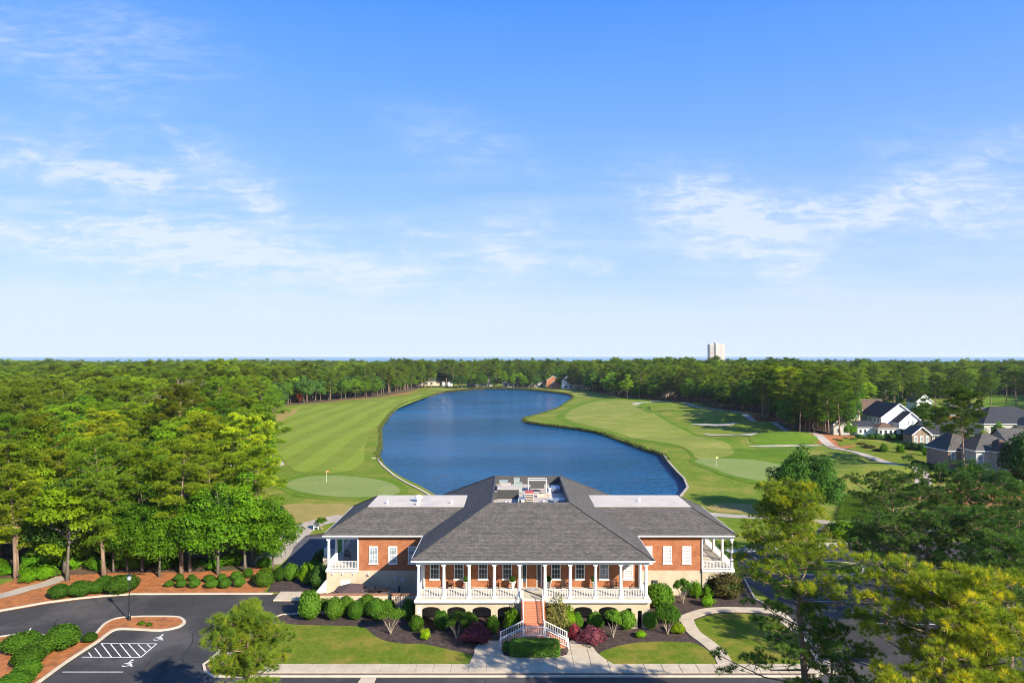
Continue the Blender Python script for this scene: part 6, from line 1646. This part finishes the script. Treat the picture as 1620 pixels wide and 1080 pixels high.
for x in (-7.0, -5.2, -3.5): hw(h2, x, -1.01, .5, 2.8, .9, 'pale')
for x in (-1.2, .4, 2.0, 4.4, 6.0, 8.4, 10.2): hw(h2, x, .99, .6, 2.7, 1.2, 'dark')
x, y = G(1560, 760); h3 = house('grey_house', x, y, 'large grey two storey house with a balcony on white posts at the right border', [
    ('hip', -5.0, 4.5, 5, 13, 6.0, 10.6, 'brick_brown', 'shingle_mid'), ('hip', -2.2, 8.0, 0, 9, 6.6, 9.8, 'siding_grey', 'shingle_mid'), ('gx', 7.5, 17, 2, 12, 6.6, 10.6, 'siding_grey', 'shingle_mid'), ('hip', 1.2, 6.2, -1.4, 4, 6.62, 8.9, 'siding_grey', 'shingle_brown')])
for x, a, b, w in ((-1.2, 3.6, 5.8, 1.4), (.4, .6, 2.6, 1.0), (-1.3, .6, 2.6, 1.0), (6.9, 3.6, 5.6, 1.2)): hw(h3, x, -.01, a, b, w, 'pale' if a > 3 else 'dark')
hw(h3, 2.6, -1.41, 3.2, 5.6, 1.1, 'pale'); hw(h3, 4.7, -1.41, .3, 2.8, 2.2, 'dark'); hw(h3, 9.5, 1.99, 3.6, 5.6, 1.6); hw(h3, 12.5, 1.99, 3.6, 5.6, 1.6)
for x in (-3.9,): hw(h3, x, 4.99, 3.6, 5.4, 1.1, 'pale')
MB().box(1.6, 9.6, -4.2, -1.42, 2.9, 3.12).build('balcony', M['white'], h3)
for x in (1.8, 5.6, 9.4): MB().box(x - .16, x + .16, -4.1, -3.78, 0, 2.899).build('balcony_post', M['white'], h3)
g = MB().box(1.6, 9.6, -4.18, -4.12, 4.0, 4.1).box(1.6, 1.66, -4.11, -1.5, 4.0, 4.1)
for k in range(40): g.box(1.65 + k * .2, 1.69 + k * .2, -4.17, -4.13, 3.121, 3.999)
g.build('balcony_railing', M['white'], h3)
x, y = G(1535, 672); h4 = house('red_brick_house', x, y, 'red brick house with grey hipped roofs behind the far right lawn', [
    ('hip', -7, 3, 4, 14, 3.6, 8.2, 'brick', 'shingle_mid'), ('hip', -1, 12, 0, 11, 3.5, 8.0, 'brick', 'shingle_mid'), ('gy', 6.5, 11, -1.5, 3, 3.4, 5.4, 'brick', 'shingle_mid')])
hw(h4, 2, -.01, .8, 2.6, 1.6, 'dark'); hw(h4, 8.8, -1.51, .8, 2.6, 1.4, 'pale')
x, y = G(1612, 690); h5 = house('dark_roofed_house', x, y, 'house with a wide dark hipped roof at the right border', [
    ('hip', -9, 14, 4, 18, 3.9, 9.2, 'siding_grey', 'shingle_dark'), ('hip', 2, 16, 0, 8, 3.6, 6.8, 'siding_tan', 'shingle_mid')])
hw(h5, -6, 3.99, .8, 3.0, 1.6); hw(h5, 6, -.01, .8, 2.8, 1.6)
x, y = G(1372, 672); h6 = house('brown_roofed_house', x, y, 'tan house with brown roofs half hidden behind the white house', [
    ('gx', -6, 10, 4, 14, 5.2, 9.6, 'siding_tan', 'shingle_brown'), ('gy', -6.5, -1, 0, 8, 4.6, 7.4, 'siding_tan', 'shingle_brown')])
hw(h6, -3.8, -.01, 2.8, 4.2, 1.2, 'pale'); hw(h6, 1, 3.99, 3.0, 4.6, 1.2)
x, y = G(1342, 690); h7 = house('pale_sided_house', x, y, 'pale sided house partly hidden behind the slender pines', [
    ('gy', -3.5, 2.0, 3, 8, 3.8, 6.4, 'siding_grey', 'shingle_mid')])
hw(h7, -1.8, 2.99, .8, 2.4, 1.2); hw(h7, .4, 2.99, .8, 2.4, 1.2)
x, y = G(1462, 652); h8 = house('hidden_white_house', x, y, 'white gabled house glimpsed between trees behind the white house', [
    ('gy', -4, 4, 0, 8, 5.0, 8.6, 'siding', 'shingle_mid')]); hw(h8, 0, -.01, 5.4, 6.8, 1.2)
for a in ((1362, 664, 618, 'leafy tree behind the left end of the white house', 2), (1452, 672, 632, 'round leafy tree at the right of the white gable', 1), (1462, 662, 628, 'small tree before the hidden white house', 3), (1502, 690, 652, 'leafy tree between the dark brick house and the red brick house', 0), (1512, 715, 680, 'small tree beside the left wall of the grey house', 2), (1345, 696, 668, 'small tree before the pale sided house', 1), (1580, 690, 665, 'small tree between the grey roof and the dark roofed house', 3)):
    T(B_(a[4]), a[0], a[1], a[2], a[3], 'broadleaf_tree', 1.1, (.75, .85, .75))
# across the pond
def far_house(px, pyb, label, blocks, wins):
    x, y = G(px, pyb); e = house('lakeside_house', x, y, label, blocks)
    for a in wins: hw(e, *a)
    return e
W_ = [(x_, -.01, 1, 3, 1.8) for x_ in (-6, -2, 2, 6)]
far_house(686, 610, 'cream low house on the far shore at the left', [('gx', -16, 6, 0, 10, 4.0, 7.6, 'siding_tan', 'shingle_mid'), ('gy', 8, 17, -3, 8, 5.0, 9.4, 'siding', 'shingle_brown')], [(-12, -.01, 1, 3, 2.4), (-7, -.01, 1, 3, 2.4), (-2, -.01, 1, 3, 2.4), (12, -3.01, 1, 3.4, 2.4)])
far_house(760, 611, 'low pale house in the middle of the far shore', [('gx', -12, 10, 0, 10, 3.2, 6.4, 'siding_grey', 'shingle_mid')], [(-9, -.01, 1, 2.8, 2.4), (-3, -.01, 1, 2.8, 2.4), (5, -.01, 1, 2.8, 2.4)])
far_house(817, 612.5, 'flat roofed white lakeside house with two terraces across the pond', [('hip', -12, 11, 0, 9, 4.2, 5.2, 'siding', 'siding_grey'), ('hip', -4, 9, 3, 12, 7.6, 8.6, 'siding', 'siding_grey')], [(x_, -.01, 1, 3, 2.2) for x_ in (-9, -5, -1, 3, 7)] + [(x_, 2.99, 5, 6.6, 2.0) for x_ in (-2, 2, 6)])
far_house(846, 613, 'grey lakeside house right of the flat roofed white one', [('gx', -9, 9, 0, 10, 4.2, 7.4, 'siding_grey', 'shingle_dark')], [(x_, -.01, 1, 3, 2.2) for x_ in (-6, -2, 2, 6)])
far_house(880, 614, 'red brick lakeside house in the shade of tall pines', [('gy', -8, 3, 0, 10, 6.5, 10.5, 'brick', 'shingle_mid')], [(-5, -.01, 1, 3, 2.0), (0, -.01, 1, 3, 2.0), (-2.5, -.01, 4.4, 6, 2.0)])
far_house(905, 615, 'white two storey lakeside house with a steep gable among tall pines', [('gy', -8, 2, 0, 10, 7.0, 12.0, 'siding', 'shingle_mid'), ('gx', 2, 14, 2, 10, 4.0, 7.0, 'siding_tan', 'shingle_dark')], [(-5, -.01, 1, 3, 2.4), (-1, -.01, 1, 3, 2.0), (-3, -.01, 5, 7, 2.4), (6, 1.99, 1, 3, 2.0)])
far_house(925, 616, 'grey lakeside house with pale windows at the right end of the far shore', [('gx', -8, 9, 0, 9, 4.5, 8.5, 'siding_grey', 'shingle_mid')], [(x_, -.01, 1, 3.2, 2.2, 'pale') for x_ in (-5, 0, 5)])
x, y = G(1066, 628); house('cottage', x, y, 'cottage with a brown roof glimpsed among the trees right of the fairway', [('gx', -7, 7, 0, 9, 5.5, 9.5, 'siding_tan', 'shingle_brown')])

# ------------------------------------------------------------------ tower on the coast
TY = 1500.0; tx = at(1134.5, TY)
tw = empty('beach_tower', (tx, TY, 0), 'pale high rise tower standing alone above the woods on the horizon', 'tower')
zt = zat(543.5, TY)
MB().box(-16, -4, 0, 18, 0, zt - 1).build('wall', M['tower'], tw); MB().box(-4, 5, -3, 18, 0, zt).build('wall', M['tower'], tw); MB().box(6, 16, -2, 18, 0, zt - .6).build('wall', M['tower'], tw)
MB().box(5, 6, -1.2, 18, 0, zt - 1).build('wall', M['tower_band'], tw)
nf_ = 17; g = MB(); gb = MB()
for k in range(nf_):
    z0 = 2 + k * (zt - 4) / nf_; dz = (zt - 4) / nf_
    for a in range(3): g.box(-15 + a * 3.6, -12.4 + a * 3.6, -.25, -.02, z0 + .5, z0 + dz - .5)
    for a in range(2): g.box(-3.2 + a * 4.2, -1.2 + a * 4.2, -3.25, -3.02, z0 + .9, z0 + dz - .7)
    for a in range(2): g.box(7 + a * 4.5, 9.4 + a * 4.5, -2.25, -2.02, z0 + .6, z0 + dz - .6)
    gb.box(-16.2, -4.1, -.9, -.3, z0 - .3, z0 + .2)
o = g.build('window_rows', M['siding_grey'], tw, uvs=False); o['kind'] = 'stuff'
o = gb.build('balcony_rows', M['tower_band'], tw, uvs=False); o['kind'] = 'stuff'
MB().box(-2.5, 3, 4, 14, zt + .02, zt + 3).build('penthouse', M['tower_band'], tw); MB().tube([(0, 8, zt + 3), (0, 8, zt + 5.5)], .3).build('mast', M['shutter'], tw)

# ------------------------------------------------------------------ bushes and hedges among the houses, and by the right lot
def bush(px, pyt, pyb, w, label, kind='green', group=None, col_=(.7, .8, .7), name='garden_bush', dep=1.0):
    y = G(px, pyb)[1]; e = shrub(px, pyt, pyb, w, label, kind, name, group, Y=y, z=hz1(at(px, y), y), col_=col_, dep=dep); return e
HB = 'bushes along the foundations of the white house'
for px in range(1362, 1452, 9): bush(px, 688 + rnd.uniform(-3, 2), 697, 12, 'dark green bush at the foot of the white house', 'dark', HB, (1.1, 1.2, 1))
for a in [(1378, 704, 710, 16), (1366, 700, 706, 14), (1392, 710, 717, 14)]: bush(*a, 'reddish brown bush in the island bed on the lawn before the white house', 'olive', 'brown bushes in the lawn bed', (.7, .55, .6))
bush(1400, 702, 718, 10, 'slender grey green sapling on the lawn before the white house', 'wild'); bush(1427, 704, 718, 11, 'small light green sapling left of the dark brick house', 'wild', None, (1, 1.1, .8)); bush(1466, 705, 722, 11, 'small light green sapling before the dark brick house', 'wild', None, (1, 1.1, .8))
for i, px in enumerate((1340, 1352, 1322, 1330)): bush(px, 692 + i, 700 + i, 11, 'small mixed bush on the straw near the slender pines', 'wild' if i % 2 else 'olive', 'small bushes near the slender pines')
for px in range(1440, 1512, 12): bush(px, 700 + (px - 1440) * .05, 712 + (px - 1440) * .08, 16, 'dark bush along the brick house wall', 'dark', 'bushes along the dark brick house')
for i in range(5): bush(1453 + i * 9, 728 + i * 2.2, 741 + i * 2.6, 14, 'dark clipped hedge bush on the lawn beside the cart path', 'dark', 'hedge bushes beside the cart path', (1.2, 1.3, 1))
for i in range(4): bush(1492 + i * 9, 741 + i * 1.6, 754 + i * 2, 14, 'dark hedge bush under the leaning pines', 'dark', 'hedge bushes under the leaning pines', (1.2, 1.3, 1))
bush(1548, 735, 762, 34, 'broad mid green bush before the balcony of the grey house', 'wild', None, (.8, 1, .7)); bush(1518, 752, 766, 16, 'pale grey green bush under the leaning pines', 'wild', None, (1.1, 1.2, 1.1))
bush(1590, 752, 772, 26, 'round dark bush right of the balcony', 'dark', None, (1.2, 1.3, 1)); bush(1610, 756, 785, 30, 'large dark bush at the right border below the grey house', 'dark'); bush(1570, 770, 782, 18, 'low dark bush on the straw below the grey house', 'dark')
bush(1640, 690, 770, 60, 'tall dark evergreen at the right border beside the grey house', 'dark', None, (1, 1, 1))
bush(1560, 682, 700, 16, 'yellow green palm like bush between the right hand roofs', 'lime', None, (.8, .7, .6))
# fan palmettos
def palmetto(px, pyt, pyb, wpx, label):
    y = G(px, pyb)[1]; x = at(px, y); w = wpx * y / FPX; h = zat(pyt, y)
    e = empty('palmetto', (x, y, 0), label, 'palm'); MB().tube([(0, 0, -.1), (.05, 0, h * .6)], [.16, .13], 8).build('trunk', M['bark'], e, True)
    f = Foliage(); n = 26; dd = unit3(n); dd[:, 2] = np.abs(dd[:, 2]) * .9 - .1
    f.tufts(np.array([0, 0, h * .62]) + dd * w * .24, dd, 26, w * .26, .07, .55); o = link('crown', f.mesh('crown', M['needle_dark']), e); o.color = (1, 1.1, .9, 1)
for i, a in enumerate([(1405, 774, 812, 40), (1432, 768, 808, 40), (1458, 764, 806, 42), (1485, 770, 812, 40), (1418, 786, 822, 44), (1470, 786, 824, 40)]):
    palmetto(*a, ('leftmost fan palm', 'second fan palm', 'tallest fan palm', 'rightmost fan palm', 'front left fan palm', 'front right fan palm')[i] + ' of the cluster behind the blue green pines')
bush(1342, 826, 855, 44, 'leafy lime shrub beside the asphalt behind the tall foreground pine', 'lime', None, (.8, .9, .8)); bush(1310, 835, 852, 20, 'olive shrub left of the lime one by the asphalt', 'olive')
# parked car behind the right pines
def car(px, pyb, label, mat, rz):
    x, y = G(px, pyb); e = empty('parked_car', (x, y, .02), label, 'car', None, rz)
    pr = [(-2.2, .35), (-2.25, .75), (-1.5, .95), (-.9, 1.4), (.7, 1.42), (1.4, 1.0), (2.15, .85), (2.25, .4)]
    n = len(pr); vs = [(a, -.85, b) for a, b in pr] + [(a, .85, b) for a, b in pr]
    MB().add(vs, [tuple(range(n)), tuple(range(2 * n - 1, n - 1, -1))] + [(i, i + n, (i + 1) % n + n, (i + 1) % n) for i in range(n)]).build('body', mat, e)
    for s in (-1, 1):
        MB().add([(-.85, .862 * s, 1.32), (.65, .862 * s, 1.34), (1.15, .862 * s, 1.0), (-1.2, .862 * s, 1.0)], [(0, 1, 2, 3) if s < 0 else (3, 2, 1, 0)]).build('side_window', M['glass'], e)
        for xx in (-1.4, 1.4):
            w_ = MB().tube([(xx, s * .70, .33), (xx, s * .88, .33)], .33, 16).build('wheel', M['metal_black'], e); MB().tube([(xx, s * .881, .33), (xx, s * .89, .33)], .19, 12).build('rim', M['steel'], w_)
        MB().box(2.2, 2.27, s * .6 - .15, s * .6 + .15, .6, .75).build('headlight', M['shutter'], e)
M['car_blue'] = simple('blue_car_paint', (.05, .13, .32), .25, .03, 2, metal=.3, spec=.6)
car(1588, 912, 'blue car parked behind the dark pines near the right border', M['car_blue'], .2)

# ------------------------------------------------------------------ air
hm = bpy.data.materials.new('haze'); hm.use_nodes = True; hn = hm.node_tree; hn.nodes.clear()
ho = hn.nodes.new('ShaderNodeOutputMaterial'); hv = hn.nodes.new('ShaderNodeVolumePrincipled')
hv.inputs['Color'].default_value = (.80, .90, 1, 1); hv.inputs['Density'].default_value = .00005; hv.inputs['Anisotropy'].default_value = .0
hn.links.new(hv.outputs[0], ho.inputs['Volume'])
o = MB().box(-61000, 61000, -300, 59500, -5, 75).build('haze', hm, uvs=False); o['kind'] = 'stuff'
sc.cycles.volume_bounces = 0
